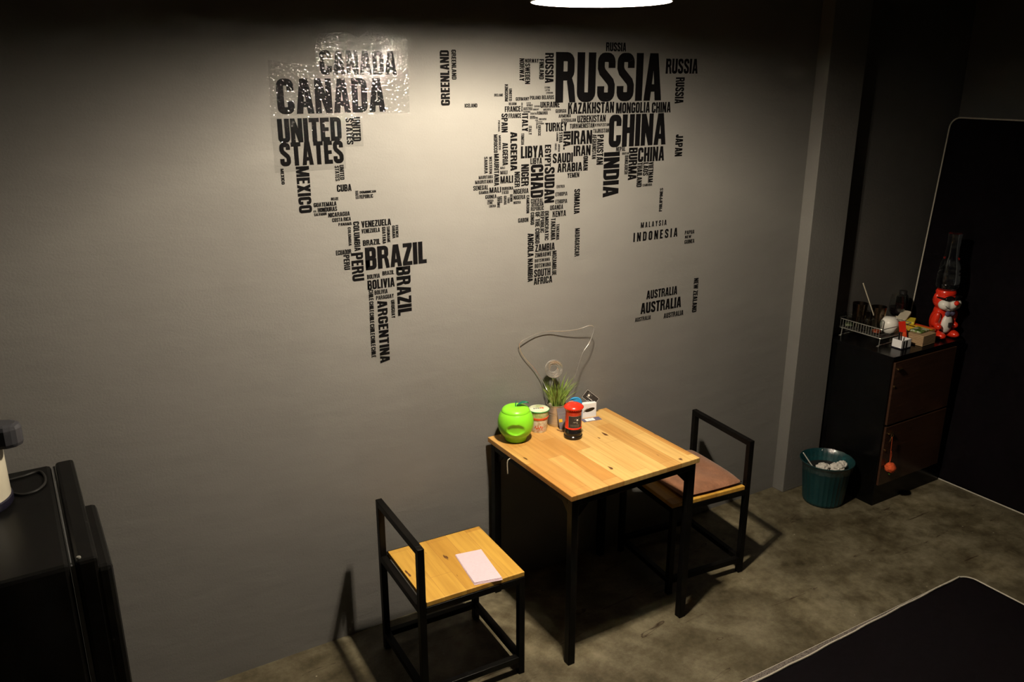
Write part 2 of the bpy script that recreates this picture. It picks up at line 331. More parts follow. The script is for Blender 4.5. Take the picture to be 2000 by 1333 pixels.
# ------------------------------------------------------------------ mattresses
def make_mattress(loc, mtx, label, inset):
    """1.99 x .92 x .10 slab, corner at local origin: length along -x, width along -y, top at z = 0"""
    t = thing('mattress', label, 'mattress', loc)
    L, Wd, T, r = 1.99, .92, .10, .055
    out = rounded(-L, -Wd, 0, 0, r)
    MB().prism(out, -T, 0, mtx).build('cover', 'black_fabric', t, bevel=.012)
    q = len(out)
    MB().tube([mtx @ Vector((x, y, -.004)) for x, y in out], .0042, 8, closed=True).build('piping', 'piping', t, smooth=True, label='off-white piping sewn round the edge')
    MB().tube([mtx @ Vector((x, y, -T+.004)) for x, y in out], .0042, 8, closed=True).build('piping', 'piping', t, smooth=True, label='off-white piping sewn round the far edge')
    if inset:
        # the side band rolls over the top edge, wider and wider away from the corner
        rnd = random.Random(3)
        ins = [(-.050-.02*i, -.004-.023*min(1, (i/52)**1.3)-.0015*math.sin(i*.55)-.0008*rnd.random(), .003) for i in range(0, 94)]
        MB().tube([mtx @ Vector(p) for p in ins], .0036, 8).build('seam', 'piping', t, smooth=True, label='off-white inner seam line')
        b = MB()
        for (x0, y0, z), (x1, y1, _) in zip(ins, ins[1:]):
            b.face([mtx @ Vector(p) for p in ((x0, -.001, .0015), (x1, -.001, .0015), (x1, y1, .0015), (x0, y0, .0015))])
        b.build('side_band', 'mesh_band', t, label='grey mesh side band')
    return t
c = at(1885, 1121, 2, .105)
make_mattress(c, RZ(-.012), 'black mattress with white piping lying flat on the concrete floor', True)
# the other stands on its short end against the right-hand wall: local length -> down, width -> towards the room
lean = math.atan2(.185, 1.98)
sm = Matrix(((0, 0, -1, 0), (0, 1, 0, 0), (-1, 0, 0, 0), (0, 0, 0, 1)))         # x -> -z, y -> y, z -> -x
sm = Matrix(((math.sin(lean), 0, -math.cos(lean), 0), (0, 1, 0, 0), (math.cos(lean), 0, math.sin(lean), 0), (0, 0, 0, 1)))
make_mattress((2.845+math.sin(lean)*1.99, -.055, math.cos(lean)*1.99+.004), sm, 'black mattress with white piping standing on end, leaning on the right wall', False)

# ------------------------------------------------------------------ table and chairs
TX0, TX1, TY0, TY1, TZ = .116, .744, -.640, -.023, .75
tb = thing('table', 'square table with oiled butcher block top and black steel legs against the wall', 'table', ((TX0+TX1)/2, (TY0+TY1)/2, 0))
hx, hy = (TX1-TX0)/2, (TY1-TY0)/2
MB().box(-hx, hx, -hy, hy, TZ-.022, TZ).build('table_top', 'wood', tb, bevel=.0025)
s_, w_ = .010, .031
for sx in (-1, 1):
    for sy in (-1, 1):
        xa, ya = sx*(hx-s_), sy*(hy-s_); xb, yb = xa-sx*w_, ya-sy*w_
        MB().box(min(xa, xb), max(xa, xb), min(ya, yb), max(ya, yb), 0, TZ-.022).build('leg', 'black_metal', tb, bevel=.002)
for sy in (-1, 1):
    ya = sy*(hy-s_); yb = ya-sy*w_
    MB().box(-hx+s_+w_, hx-s_-w_, min(ya, yb), max(ya, yb), TZ-.022-.03, TZ-.022).build('rail', 'black_metal', tb, bevel=.002)
for sx in (-1, 1):
    xa = sx*(hx-s_); xb = xa-sx*w_
    MB().box(min(xa, xb), max(xa, xb), -hy+s_+w_, hy-s_-w_, TZ-.022-.03, TZ-.022).build('rail', 'black_metal', tb, bevel=.002)
zt = TZ-.052
for sx in (-1, 1):
    for sy in (-1, 1):
        # two flat triangular plates in each corner, below the rails
        xi, yi = sx*(hx-s_-w_), sy*(hy-s_-w_); xm, ym = sx*(hx-s_-w_/2), sy*(hy-s_-w_/2)
        for a, b in (((xi, ym), (-sx, 0)), ((xm, yi), (0, -sy))):
            g = .062; pts = [(0, 0), (g, 0), (0, -g)]
            mb = MB()
            ex = Vector((b[0], b[1], 0)); nrm = Vector((-ex.y, ex.x, 0))
            v = [[Vector((a[0], a[1], zt))+ex*p+Vector((0, 0, q))+nrm*o for p, q in pts] for o in (-.003, .003)]
            mb.face(v[0]); mb.face(v[1][::-1])
            for i in range(3): mb.face([v[0][i], v[0][(i+1) % 3], v[1][(i+1) % 3], v[1][i]])
            bmesh.ops.remove_doubles(mb.bm, verts=mb.bm.verts[:], dist=1e-5)
            mb.build('corner_brace', 'black_metal', tb)
hp = [(.126, -.205, .722), (.117, -.205, .724), (.108, -.203, .718), (.106, -.201, .700), (.108, -.199, .672), (.110, -.197, .655)]
prop(MB().tube(arc_pts(hp), .0024, 8).build('cable_hook', 'pale_strap', smooth=True), 'pale bent hook hanging under the left edge of the wooden table', 'hook')

def make_chair(loc, rz, label, by0, by1):
    t = thing('chair', label, 'chair', loc, rz, 'wood and steel chairs at the table')
    X, Y, q = .212, .207, .025
    for x0, y0, h in ((-X, -Y, .667), (-X, Y-q, .667), (X-q, -Y, .43), (X-q, Y-q, .43)):
        MB().box(x0, x0+q, y0, y0+q, 0, h).build('leg', 'black_metal', t, bevel=.0015)
    MB().box(-X, -X+q, -Y+q, Y-q, .667-q, .667).build('back_rail', 'black_metal', t, bevel=.0015)
    for y0 in (-Y, Y-q):
        MB().box(-X+q, X-q, y0, y0+q, .405, .43).build('seat_rail', 'black_metal', t, bevel=.0015)
        MB().box(-X+q, X-q, y0, y0+q, .055, .08).build('stretcher', 'black_metal', t, bevel=.0015)
    for x0 in (-X, X-q):
        MB().box(x0, x0+q, -Y+q, Y-q, .405, .43).build('seat_rail', 'black_metal', t, bevel=.0015)
        MB().box(x0, x0+q, -Y+q, Y-q, .055, .08).build('stretcher', 'black_metal', t, bevel=.0015)
    MB().box(-X+q+.003, X, by0, by1, .43, .449).build('seat', 'seat_wood', t, bevel=.002)
    return t
make_chair((-.2432, -.3562, 0), -.0418, 'black steel chair with bare wooden seat, left of the table', -.203, .175)
make_chair((1.0041, -.2885, 0), 3.0458, 'black steel chair with wooden seat under a brown cushion, right of the table', -.19, .203)
# cushion on the right-hand chair
c3 = thing('seat_cushion', 'flat brown velvet cushion on the right-hand chair', 'cushion', (1.0041, -.2885, .4492), 3.0458)
mb = MB(); n = 28; g = {}
cx0, cx1, cy0, cy1 = -.184, .150, -.188, .192
for k in (0, 1):
    for i in range(n+1):
        for j in range(n+1):
            u, v = i/n*2-1, j/n*2-1
            e = (1-abs(u)**5)*(1-abs(v)**5)
            z = .015+(.024*e**.45 if k else -.015*e**.35)+.0022*math.sin(u*7+v*3)*e*k
            x = (cx0+cx1)/2+(cx1-cx0)/2*u*(1-.03*v*v); y = (cy0+cy1)/2+(cy1-cy0)/2*v*(1-.03*u*u)
            g[k, i, j] = mb.bm.verts.new((x, y, z))
for k in (0, 1):
    for i in range(n):
        for j in range(n):
            mb.bm.faces.new((g[k, i, j], g[k, i+1, j], g[k, i+1, j+1], g[k, i, j+1]))
bmesh.ops.remove_doubles(mb.bm, verts=mb.bm.verts[:], dist=1e-4)
mb.build('cover', 'cushion', c3, smooth=True)
# folded napkin on the left-hand chair
p = [Vector((-.211, -.337, 0)), Vector((-.106, -.356, 0)), Vector((-.137, -.572, 0)), Vector((-.242, -.548, 0))]
pc = sum(p, Vector())/4
nk = thing('napkin', 'folded pinkish white paper napkin on the left-hand chair seat', 'napkin', (pc.x, pc.y, .4494))
for k in range(3):
    mb = MB(); q = [(v-pc)*(1-.012*k)+Vector((.001*k, .002*k, 0)) for v in p]; n = 10
    z0, z1 = .0014*k+.0002, .0014*k+.0013
    vs = {}
    for i in range(n+1):
        for j in range(2):
            for h, z in enumerate((z0, z1)):
                a = q[0].lerp(q[3], i/n); b = q[1].lerp(q[2], i/n); v = a.lerp(b, j)
                vs[i, j, h] = mb.bm.verts.new((v.x, v.y, z+(.0022*((i/n)**4)*k*.5)))
    for i in range(n):
        for h in (0, 1): mb.bm.faces.new((vs[i, 0, h], vs[i, 1, h], vs[i+1, 1, h], vs[i+1, 0, h]))
        for j in (0, 1): mb.bm.faces.new((vs[i, j, 0], vs[i+1, j, 0], vs[i+1, j, 1], vs[i, j, 1]))
    for i in (0, n): mb.bm.faces.new((vs[i, 0, 0], vs[i, 1, 0], vs[i, 1, 1], vs[i, 0, 1]))
    mb.build('fold', 'paper', nk)

# ------------------------------------------------------------------ pendant lamp over the table
lp = thing('pendant_lamp', 'black pendant lamp with lit white inside, hanging above the table', 'lamp', LAMP)
R = .194
prof = [(R, 0), (R*.985, .012), (R*.93, .045), (R*.80, .085), (R*.58, .118), (R*.34, .138), (.05, .150), (.032, .17), (.030, .215), (.012, .235), (0, .236)]
MB().lathe(prof, 72).build('lamp_shade', 'shade_out', lp, smooth=True)
prin = [(R-.001, -.0005), (R*.975, .010), (R*.915, .042), (R*.785, .081), (R*.565, .113), (R*.33, .132), (.0, .140)]
MB().lathe(prin, 72).build('shade_lining', 'shade_in', lp, smooth=True, label='white lining')
MB().tube([(R*math.cos(a*PI/36), R*math.sin(a*PI/36), 0) for a in range(72)], .0022, 6, closed=True).build('rim', 'shade_in', lp, smooth=True, label='white rolled rim')
bp = [(0, -.004), (.014, -.001), (.026, .010), (.031, .026), (.029, .043), (.020, .062), (.014, .078), (.013, .095), (0, .096)]
bo = MB().lathe(bp, 28).build('bulb', 'bulb', lp, smooth=True, label='glowing bulb')
bo.visible_shadow = True
MB().lathe([(0, .092), (.017, .093), (.018, .13), (0, .131)], 20).build('socket', 'white', lp, smooth=True)
MB().tube([(0, 0, .235), (0, 0, ZC-LAMP.z-.02)], .0035, 8).build('cord', 'cord', lp, smooth=True)
MB().lathe([(0, ZC-LAMP.z-.04), (.045, ZC-LAMP.z-.03), (.05, ZC-LAMP.z-.0005), (0, ZC-LAMP.z-.0004)], 28).build('ceiling_rose', 'shade_out', lp, smooth=True)
lo = bpy.data.objects.new('bulb_light', ld); col.objects.link(lo); lo.parent = lp; lo.location = (0, 0, LIGHT_DZ)

# ------------------------------------------------------------------ word map on the wall
HN = 10.0
def arc(cx, cy, r, a0, a1, k=4): return [(cx+r*math.cos(a0+(a1-a0)*i/k), cy+r*math.sin(a0+(a1-a0)*i/k)) for i in range(k+1)]
def stroke(pts, t=2.0, closed=False):
    """quads of a thick line with mitred joints"""
    n = len(pts); L, Rr = [], []
    for i, (x, y) in enumerate(pts):
        a = pts[i-1] if (i or closed) else None; b = pts[(i+1) % n] if (i < n-1 or closed) else None
        ds = []
        if a: d = Vector((x-a[0], y-a[1])); ds.append(d.normalized())
        if b: d = Vector((b[0]-x, b[1]-y)); ds.append(d.normalized())
        d = sum(ds, Vector((0, 0))).normalized(); nr = Vector((-d.y, d.x)); sc = t/2/max(.35, nr.dot(Vector((-ds[0].y, ds[0].x))))
        L.append((x+nr.x*sc, y+nr.y*sc)); Rr.append((x-nr.x*sc, y-nr.y*sc))
    return [[L[i], Rr[i], Rr[(i+1) % n], L[(i+1) % n]] for i in range(n if closed else n-1)]
def rc(x0, x1, y0, y1): return [[(x0, y0), (x1, y0), (x1, y1), (x0, y1)]]
TL = lambda x, y, r: arc(x+r, y-r, r, PI/2, PI)
TRc = lambda x, y, r: arc(x-r, y-r, r, 0, PI/2)
BL = lambda x, y, r: arc(x+r, y+r, r, PI, 1.5*PI)
BR = lambda x, y, r: arc(x-r, y+r, r, 1.5*PI, 2*PI)
def glyph(ch):
    W, r = 4.9, 1.0; a, b = 1.0, W-1.0
    if ch == ' ': return [], 1.6
    if ch == 'I': return rc(0, 2, 0, 10), 2.0
    if ch == 'O': return stroke(TRc(b, 9, r)+TL(a, 9, r)+BL(a, 1, r)+BR(b, 1, r), closed=True), W
    if ch == 'C': return stroke([(b, 6.5)]+TRc(b, 9, r)+TL(a, 9, r)+BL(a, 1, r)+BR(b, 1, r)+[(b, 3.7)]), W
    if ch == 'G': return stroke([(b, 6.8)]+TRc(b, 9, r)+TL(a, 9, r)+BL(a, 1, r)+BR(b, 1, r)+[(b, 5.4)])+rc(2.5, W, 4.1, 5.4), W
    if ch == 'D': return stroke([(a, 9.1)]+[(a, .9)]+BR(b, .9, r)+TRc(b, 9.1, r), 1.9, True), W
    if ch == 'U': return stroke([(a, 10)]+BL(a, 1, r)+BR(b, 1, r)+[(b, 10)]), W
    if ch == 'J': return stroke([(3.2, 10)]+BR(3.2, 1, r)[::-1]+BL(a, 1, r)[::-1]+[(a, 3.6)]), 4.2
    if ch == 'S': return stroke([(b, 6.9)]+TRc(b, 9.05, r)+TL(a, 9.05, r)+[(a, 6.9), (1.35, 6.1), (b-.35, 4.1), (b, 3.3)]+BR(b, .95, r)[::-1]+BL(a, .95, r)[::-1]+[(a, 3.2)], 1.9), W
    if ch == 'B': return rc(0, 2, 0, 10)+stroke([(a, 9.1)]+[(a, 5.25)]+BR(b-.1, 5.25, .8)+TRc(b-.1, 9.1, .8), 1.8, True)+stroke([(a, 5.0)]+[(a, .9)]+BR(b, .9, .8)+TRc(b, 5.0, .8), 1.8, True), W
    if ch == 'P': return rc(0, 2, 0, 10)+stroke([(a, 9.1)]+[(a, 4.9)]+BR(b, 4.9, r)+TRc(b, 9.1, r), 1.8, True), W
    if ch == 'R': return rc(0, 2, 0, 10)+stroke([(a, 9.1)]+[(a, 5.3)]+BR(b, 5.3, r)+TRc(b, 9.1, r), 1.8, True)+[[(2.9, 4.3), (3.6, 0), (5.2, 0), (4.8, 3.4), (4.1, 5.2)]], 5.1
    if ch == 'E': return rc(0, 2, 0, 10)+rc(1.9, 3.9, 8.2, 10)+rc(1.9, 3.6, 4.3, 5.9)+rc(1.9, 3.9, 0, 1.8), 3.9
    if ch == 'F': return rc(0, 2, 0, 10)+rc(1.9, 3.9, 8.2, 10)+rc(1.9, 3.6, 4.2, 5.9), 3.9
    if ch == 'L': return rc(0, 2, 0, 10)+rc(1.9, 3.8, 0, 1.8), 3.8
    if ch == 'T': return rc(0, 4.4, 8.2, 10)+rc(1.2, 3.2, 0, 8.3), 4.4
    if ch == 'H': return rc(0, 2, 0, 10)+rc(2.9, 4.9, 0, 10)+rc(1.9, 3, 4.2, 6), 4.9
    if ch == 'N': return rc(0, 1.8, 0, 10)+rc(3.2, 5, 0, 10)+[[(0, 10), (1.9, 10), (5, 0), (3.1, 0)]], 5.0
    if ch == 'M': return rc(0, 1.8, 0, 10)+rc(4.8, 6.6, 0, 10)+[[(0, 10), (2.2, 10), (4.0, 0), (2.6, 0)], [(6.6, 10), (4.4, 10), (2.6, 0), (4.0, 0)]], 6.6
    if ch == 'A': return [[(0, 0), (1.9, 0), (3.0, 10), (1.4, 10)], [(5.2, 0), (3.3, 0), (2.2, 10), (3.8, 10)]]+rc(1.5, 3.7, 1.9, 3.5), 5.2
    if ch == 'V': return [[(0, 10), (2, 10), (3.2, 0), (1.6, 0)], [(5, 10), (3, 10), (1.8, 0), (3.4, 0)]], 5.0
    if ch == 'W': return [[(0, 10), (1.9, 10), (2.9, 0), (1.3, 0)], [(4.4, 10), (2.8, 10), (1.7, 0), (3.0, 0)], [(2.8, 10), (4.4, 10), (5.5, 0), (4.2, 0)], [(7.2, 10), (5.3, 10), (4.3, 0), (5.9, 0)]], 7.2
    if ch == 'X': return [[(0, 10), (2, 10), (5, 0), (3, 0)], [(5, 10), (3, 10), (0, 0), (2, 0)]], 5.0
    if ch == 'Y': return [[(0, 10), (2, 10), (3.4, 4.2), (1.5, 4.2)], [(4.9, 10), (2.9, 10), (1.5, 4.2), (3.4, 4.2)]]+rc(1.45, 3.45, 0, 4.4), 4.9
    if ch == 'Z': return rc(.2, 4.3, 8.2, 10)+rc(0, 4.3, 0, 1.8)+[[(2.2, 8.3), (4.3, 8.3), (2.1, 1.7), (0, 1.7)]], 4.3
    if ch == 'K': return rc(0, 2, 0, 10)+[[(1.7, 3.6), (1.7, 6.2), (3.2, 10), (5.1, 10)], [(2.3, 6.0), (3.6, 7.2), (5.3, 0), (3.2, 0)]], 5.2
    return rc(0, 2, 0, 2), 2.0
def word_faces(mb, text, ori, x0, z0, x1, z1):
    trk = 2.6 if ori == 'T' else .42
    x = 0.0; quads = []
    for ch in text.replace('_', ' '):
        q, w = glyph(ch); quads += [[(px+x, py) for px, py in f] for f in q]; x += w+trk
    Wd = x-trk
    for k, f in enumerate(quads):
        pts = []
        for px, py in f:
            u, v = px/Wd, py/HN
            if ori in 'HT': X, Z = x0+(x1-x0)*u, z0+(z1-z0)*v
            elif ori == 'R': X, Z = x0+(x1-x0)*v, z1+(z0-z1)*u
            else: X, Z = x1+(x0-x1)*v, z0+(z1-z0)*u
            pts.append((X/1000, -.0005-.00004*(k % 13), Z/1000))
        mb.face(pts)
WORDS = [
    ('@', 'north_america_lettering'),
    'CANADA H -503 2215 -223 2294',
    'CANADA H -656 2090 -272 2204',
    'UNITED H -662 1997 -440 2076 + STATES H -662 1920 -438 1998',
    'UNITED R -400 1992 -370 2075 + STATES R -423 1982 -399 2072',
    'MEXICO R -664 1860 -653 1913',
    'MEXICO R -611 1757 -565 1917',
    'UNITED R -456 1862 -440 1914 + STATES R -473 1859 -458 1912',
    'CUBA H -470 1821 -416 1846',
    'HAITI R -403 1791 -391 1820',
    'DOMINICAN H -387 1809 -324 1818 + REPUBLIC H -388 1791 -336 1805',
    'BELIZE H -494 1793 -467 1803',
    'GUATEMALA H -558 1774 -475 1789',
    'HONDURAS H -545 1755 -474 1771',
    'EL H -560 1756 -549 1763 + SALVADOR H -559 1743 -513 1753',
    'NICARAGUA H -508 1734 -428 1750',
    'COSTA_RICA H -495 1716 -425 1730',
    'PANAMA H -473 1700 -423 1711',
    ('@', 'south_america_lettering'),
    'COLUMBIA R -418 1603 -395 1711',
    'COLUMBIA R -439 1625 -428 1693',
    'VENEZUELA H -387 1686 -271 1710',
    'VENEZUELA H -388 1665 -316 1681',
    'GUAYANA R -308 1619 -294 1682',
    'SURINAME R -289 1622 -277 1682',
    'FRENCH R -254 1638 -243 1684 + GUIANA R -268 1635 -256 1683',
    'BRAZIL H -385 1619 -317 1640',
    'BRAZIL H -379 1527 -131 1612',
    'ECUADOR H -489 1595 -431 1613',
    'PERU R -462 1538 -439 1593',
    'PERU R -433 1491 -387 1597',
    'BRAZIL H -315 1500 -268 1516',
    'BRAZIL R -259 1334 -201 1525',
    'BOLIVIA H -376 1493 -325 1510',
    'BOLIVIA H -376 1452 -267 1488',
    'BOLIVIA H -350 1430 -297 1447',
    'CHILE R -373 1411 -355 1452',
    'CHILE R -373 1366 -356 1407',
    'CHILE R -374 1322 -357 1364',
    'CHILE R -375 1275 -357 1319',
    'CHILE R -375 1231 -357 1273',
    'CHILE R -375 1186 -357 1228',
    'PARAGUAY H -345 1409 -273 1425',
    'ARGENTINA R -341 1157 -301 1405',
    'URUGUAY R -286 1329 -271 1401',
    ('@', 'greenland_lettering'),
    'GREENLAND L -53 2106 -16 2299',
    'GREENLAND R -6 2197 13 2301',
    ('@', 'europe_lettering'),
    'ICELAND H 45 2097 99 2111',
    'IRELAND H 173 2135 211 2145',
    'UNITED R 238 2117 251 2163 + KINGDOM R 219 2116 234 2179',
    'NORWAY R 285 2190 307 2273',
    'NORWAY H 310 2257 372 2272',
    'SWEDEN R 310 2179 333 2255',
    'FINLAND R 375 2196 397 2271',
    'ESTONIA H 401 2162 427 2169',
    'LATVIA H 403 2152 426 2159',
    'LITHUANIA H 408 2142 441 2149',
    'GERMANY H 268 2118 329 2131',
    'POLAND H 333 2121 383 2135',
    'BELARUS H 388 2121 446 2136',
    'BELGIUM H 237 2102 272 2112',
    'FRANCE H 219 2077 290 2098',
    'FRANCE H 236 2053 293 2071',
    'SWITZERLAND R 293 2077 300 2111',
    'CZECH H 317 2106 337 2111 + REPUBLIC H 318 2096 346 2104',
    'SLOVAKIA H 353 2092 381 2099',
    'UKRAINE H 382 2089 473 2112',
    'AUSTRIA H 303 2081 345 2093',
    'HUNGARY H 348 2080 375 2087',
    'MOLDOVA H 396 2078 431 2086',
    'SLOVENIA H 303 2072 335 2079',
    'CROATIA H 335 2064 364 2072',
    'ROMANIA H 366 2063 417 2076',
    'ITALY R 297 2001 325 2070',
    'SPAIN R 204 2001 232 2072',
    'PORTUGAL R 189 2004 197 2047',
    'ITALY R 328 1988 342 2022',
    'BOSNIA H 334 2055 358 2060 + HERZEGOVINA H 334 2048 371 2055',
    'SERBIA H 358 2040 372 2045',
    'BULGARIA H 376 2042 411 2050',
    'MONTENEGRO H 362 2034 392 2038',
    'MACEDONIA H 363 2026 400 2032',
    'ALBANIA R 363 2010 369 2026',
    'GREECE R 372 1982 385 2023',
    ('@', 'asia_lettering'),
    'RUSSIA R 402 2182 442 2294',
    'RUSSIA H 452 2107 998 2298',
    'RUSSIA H 695 2303 798 2337',
    'RUSSIA H 1016 2216 1198 2277',
    'RUSSIA R 1076 2092 1126 2201',
    'TURKEY H 406 1997 511 2031',
    'GEORGIA H 454 2068 506 2082',
    'ARMENIA H 469 2049 529 2062',
    'AZERBAIJAN H 482 2031 554 2045',
    'KAZAKHSTAN H 514 2062 746 2106',
    'MONGOLIA H 757 2058 939 2102',
    'CHINA H 949 2056 1056 2100',
    'CHINA H 724 1921 1037 2054',
    'UZBEKISTAN H 561 2027 705 2055',
    'TURKMENISTAN H 524 2005 648 2024',
    'KYRGYZSTAN H 651 2009 724 2021',
    'TAJIKISTAN H 643 1983 723 2000',
    'LEBANON R 460 1958 469 1993',
    'SYRIA R 473 1951 490 1993',
    'JORDAN R 469 1916 478 1947',
    'ISRAEL R 453 1922 462 1949',
    'IRAQ R 494 1923 530 1995',
    'IRAN H 532 1941 638 1996',
    'IRAN H 546 1894 632 1936',
    'AFGHANISTAN R 639 1878 661 1978',
    'PAKISTAN R 664 1853 698 1976',
    'SAUDI H 443 1871 543 1910 + ARABIA H 467 1833 591 1869',
    'YEMEN H 517 1808 577 1828',
    'OMAN R 596 1833 620 1892',
    'NEPAL H 765 1903 815 1922',
    'CHINA H 885 1852 1033 1914',
    'JAPAN R 1094 1866 1137 1961',
    'INDIA R 702 1714 786 1902',
    'BHUTAN H 798 1888 835 1898',
    'BANGLADESH R 814 1805 833 1884',
    'BURMA R 835 1778 882 1915',
    'THAILAND R 884 1745 913 1851',
    'LAOS R 917 1792 946 1849',
    'VIETNAM R 947 1761 975 1850',
    'CAMBODIA H 918 1746 972 1757',
    'PHILIPPINES L 1019 1628 1037 1732',
    'MALAYSIA T 919 1563 1069 1588',
    'INDONESIA T 880 1504 1138 1545',
    ('@', 'oceania_lettering'),
    'PAPUA H 1183 1508 1242 1526 + NEW H 1185 1489 1224 1503 + GUINEA H 1184 1464 1246 1483',
    'AUSTRALIA H 972 1228 1158 1269',
    'AUSTRALIA H 941 1162 1187 1214',
    'AUSTRALIA H 911 1129 1004 1149',
    'AUSTRALIA H 1083 1120 1205 1145',
    'NEW_ZEALAND R 1260 1123 1289 1291',
    ('@', 'africa_lettering'),
    'MOROCCO R 169 1925 186 1995',
    'MOROCCO R 191 1936 201 1991',
    'ALGERIA R 208 1875 233 1962',
    'ALGERIA R 244 1852 275 2002',
    'TUNISIA R 293 1950 307 1995',
    'LIBYA H 292 1898 398 1945',
    'LIBYA H 337 1873 392 1897',
    'EGYPT R 405 1858 435 1946',
    'WESTERN R 148 1847 161 1913 + SAHARA R 126 1849 141 1913',
    'MAURITANIA R 170 1799 192 1922',
    'MALI H 198 1862 219 1871',
    'MALI H 198 1841 230 1856',
    'MALI H 198 1806 256 1835',
    'MAURITANIA H 101 1829 164 1842',
    'MAURITANIA H 85 1811 165 1825',
    'SENEGAL H 76 1787 143 1805',
    'MALI H 148 1772 201 1794',
    'BURKINA H 205 1779 257 1792 + FASO H 205 1764 235 1777',
    'GAMBIA H 101 1771 144 1783',
    'GUINEA H 129 1751 180 1766',
    'SIERRA H 138 1739 166 1747 + LEONE H 138 1729 162 1739',
    'LIBERIA H 146 1716 177 1726',
    'COTE R 195 1730 206 1757 + DIVOIRE R 183 1712 195 1756',
    'GHANA R 213 1722 226 1757',
    'TOGO R 230 1727 240 1750',
    'BENIN R 242 1732 254 1761',
    'NIGER R 263 1787 288 1848',
    'NIGER R 294 1789 330 1875',
    'NIGERIA H 258 1760 329 1780',
    'NIGERIA H 258 1738 314 1755',
    'NIGERIA H 258 1721 292 1732',
    'CHAD R 339 1738 399 1871',
    'SUDAN R 405 1713 454 1857',
    'CAMEROON R 319 1679 333 1752',
    'CENTRAL H 340 1717 399 1735 + AFRICAN H 342 1703 401 1717 + REPUBLIC H 340 1686 403 1702',
    'ERITREA H 465 1770 505 1782',
    'ETHIOPIA H 460 1737 519 1753',
    'ETHIOPIA H 460 1706 519 1723',
    'UGANDA H 434 1682 499 1702',
    'KENYA H 447 1652 514 1677',
    'SOMALIA R 554 1656 583 1760',
    'MADAGASCAR R 562 1474 587 1595',
    'TANZANIA R 439 1557 462 1648',
    'TANZANIA R 466 1555 482 1622',
    'CONGO R 339 1630 357 1681',
    'DEMOCRATIC R 409 1559 428 1681 + REPUBLIC R 387 1593 406 1681 + OF_THE_CONGO R 362 1550 384 1681',
    'GABON H 280 1644 329 1662',
    'ANGOLA R 326 1498 355 1596',
    'NAMIBIA R 327 1393 352 1491',
    'ZAMBIA H 363 1515 460 1546',
    'ZIMBABWE H 362 1492 443 1510',
    'BOTSWANA H 361 1471 436 1485',
    'BOTSWANA H 361 1447 442 1465',
    'MOZAMBIQUE R 448 1406 470 1511',
    'SOUTH H 358 1409 440 1441 + AFRICA H 357 1376 450 1406',
]
wm = thing('world_map_decal', 'black country names in block letters forming a world map on the grey wall', 'wall decal')
CONT = None
for w in WORDS:
    if w[0] == '@':
        CONT = bpy.data.objects.new(w[1], None); col.objects.link(CONT); CONT.parent = wm; CONT.empty_display_size = .05; continue
    mb = MB(); names = []
    for seg in w.split(' + '):
        s = seg.split(); names.append(s[0].replace('_', ' ')); word_faces(mb, s[0], s[1], *map(float, s[2:]))
    bm = mb.bm
    for f in bm.faces:
        f.normal_update()
        if f.normal.y > 0: f.normal_flip()
    me = bpy.data.meshes.new('country_name'); bm.to_mesh(me); bm.free(); me.materials.append(M['letter'])
    o = bpy.data.objects.new('country_name', me); col.objects.link(o); o.parent = CONT
    o['label'] = 'the words '+' '.join(names) if ' ' in ' '.join(names) else 'the word '+names[0]
def film(pts):
    mb = MB(); mb.face([(x, -.0012, z) for x, z in pts][::-1]); return mb.build('clear_film', 'film', wm, label='clear glossy film over the lettering')
film([(-.515, 2.300), (-.50, 2.345), (-.40, 2.352), (-.36, 2.335), (-.30, 2.375), (-.262, 2.368), (-.25, 2.345), (-.19, 2.352), (-.178, 2.33), (-.178, 2.208), (-.52, 2.208)])
film([(-.675, 2.262), (-.60, 2.252), (-.52, 2.245), (-.52, 2.207), (-.178, 2.207), (-.180, 2.084), (-.683, 2.084)])
film([(-.683, 2.082), (-.362, 2.082), (-.362, 1.975), (-.43, 1.975), (-.432, 1.90), (-.683, 1.90)])

# ------------------------------------------------------------------ things on the table
def upright_card(name, m, w, h, t, mtx, parent=None): return MB().box(-w/2, w/2, -t/2, t/2, 0, h, mtx).build(name, m, parent)
ap = thing('apple_canister', 'lime green apple-shaped canister with a leaf lid on the table corner', 'canister', (.205, -.105, TZ), math.atan2(-.85, -.52)+PI/2)
NA = 96
prof = [(0, .0005), (.030, .0005), (.044, .003)]
for i in range(1, 40):
    a = -PI/2+.62+(PI-.62-.84)*i/39; prof.append((.0755*math.cos(a)**.9, .080+.0775*math.sin(a)))
def dent(v):
    # a scooped oval grip in the side that faces local -y
    if v.y < 0:
        e = (v.x/.036)**2+((v.z-.072)/.0235)**2
        if e < 1: return Vector((v.x, v.y+.0095*(1-e)**.5*(1 if v.y < -.02 else 0), v.z))
    return v
MB().lathe(prof, NA, fn=dent).build('body', 'green', ap, smooth=True)
rl, zl = prof[-1]
lid = [(rl+.0012, zl-.0015), (rl+.0016, zl+.001)]
for i in range(1, 16):
    a = i/15; lid.append(((rl+.001)*math.cos(a*PI/2)**.85, zl+.001+(.0225)*math.sin(a*PI/2)**1.1-.008*a**6))
lid[-1] = (0, lid[-2][1]-.001)
MB().lathe(lid, NA).build('lid', 'green', ap, smooth=True)
MB().tube(arc_pts([(0, 0, zl+.012), (.0, .004, zl+.026), (.002, .012, zl+.036)]), .0022, 8).build('stem', 'dark_green', ap, smooth=True)
mb = MB()
lf = []
for i in range(13):
    u = i/12; wv = .0115*math.sin(PI*u**.8)+.0002; lf.append((.004+.050*u, wv, zl+.021+.014*math.sin(u*2.2)))
for (x0, w0, z0), (x1, w1, z1) in zip(lf, lf[1:]):
    for sg in (-1, 1):
        mb.face([(x0, 0, z0), (x1, 0, z1), (x1, sg*w1, z1+.004), (x0, sg*w0, z0+.004)])
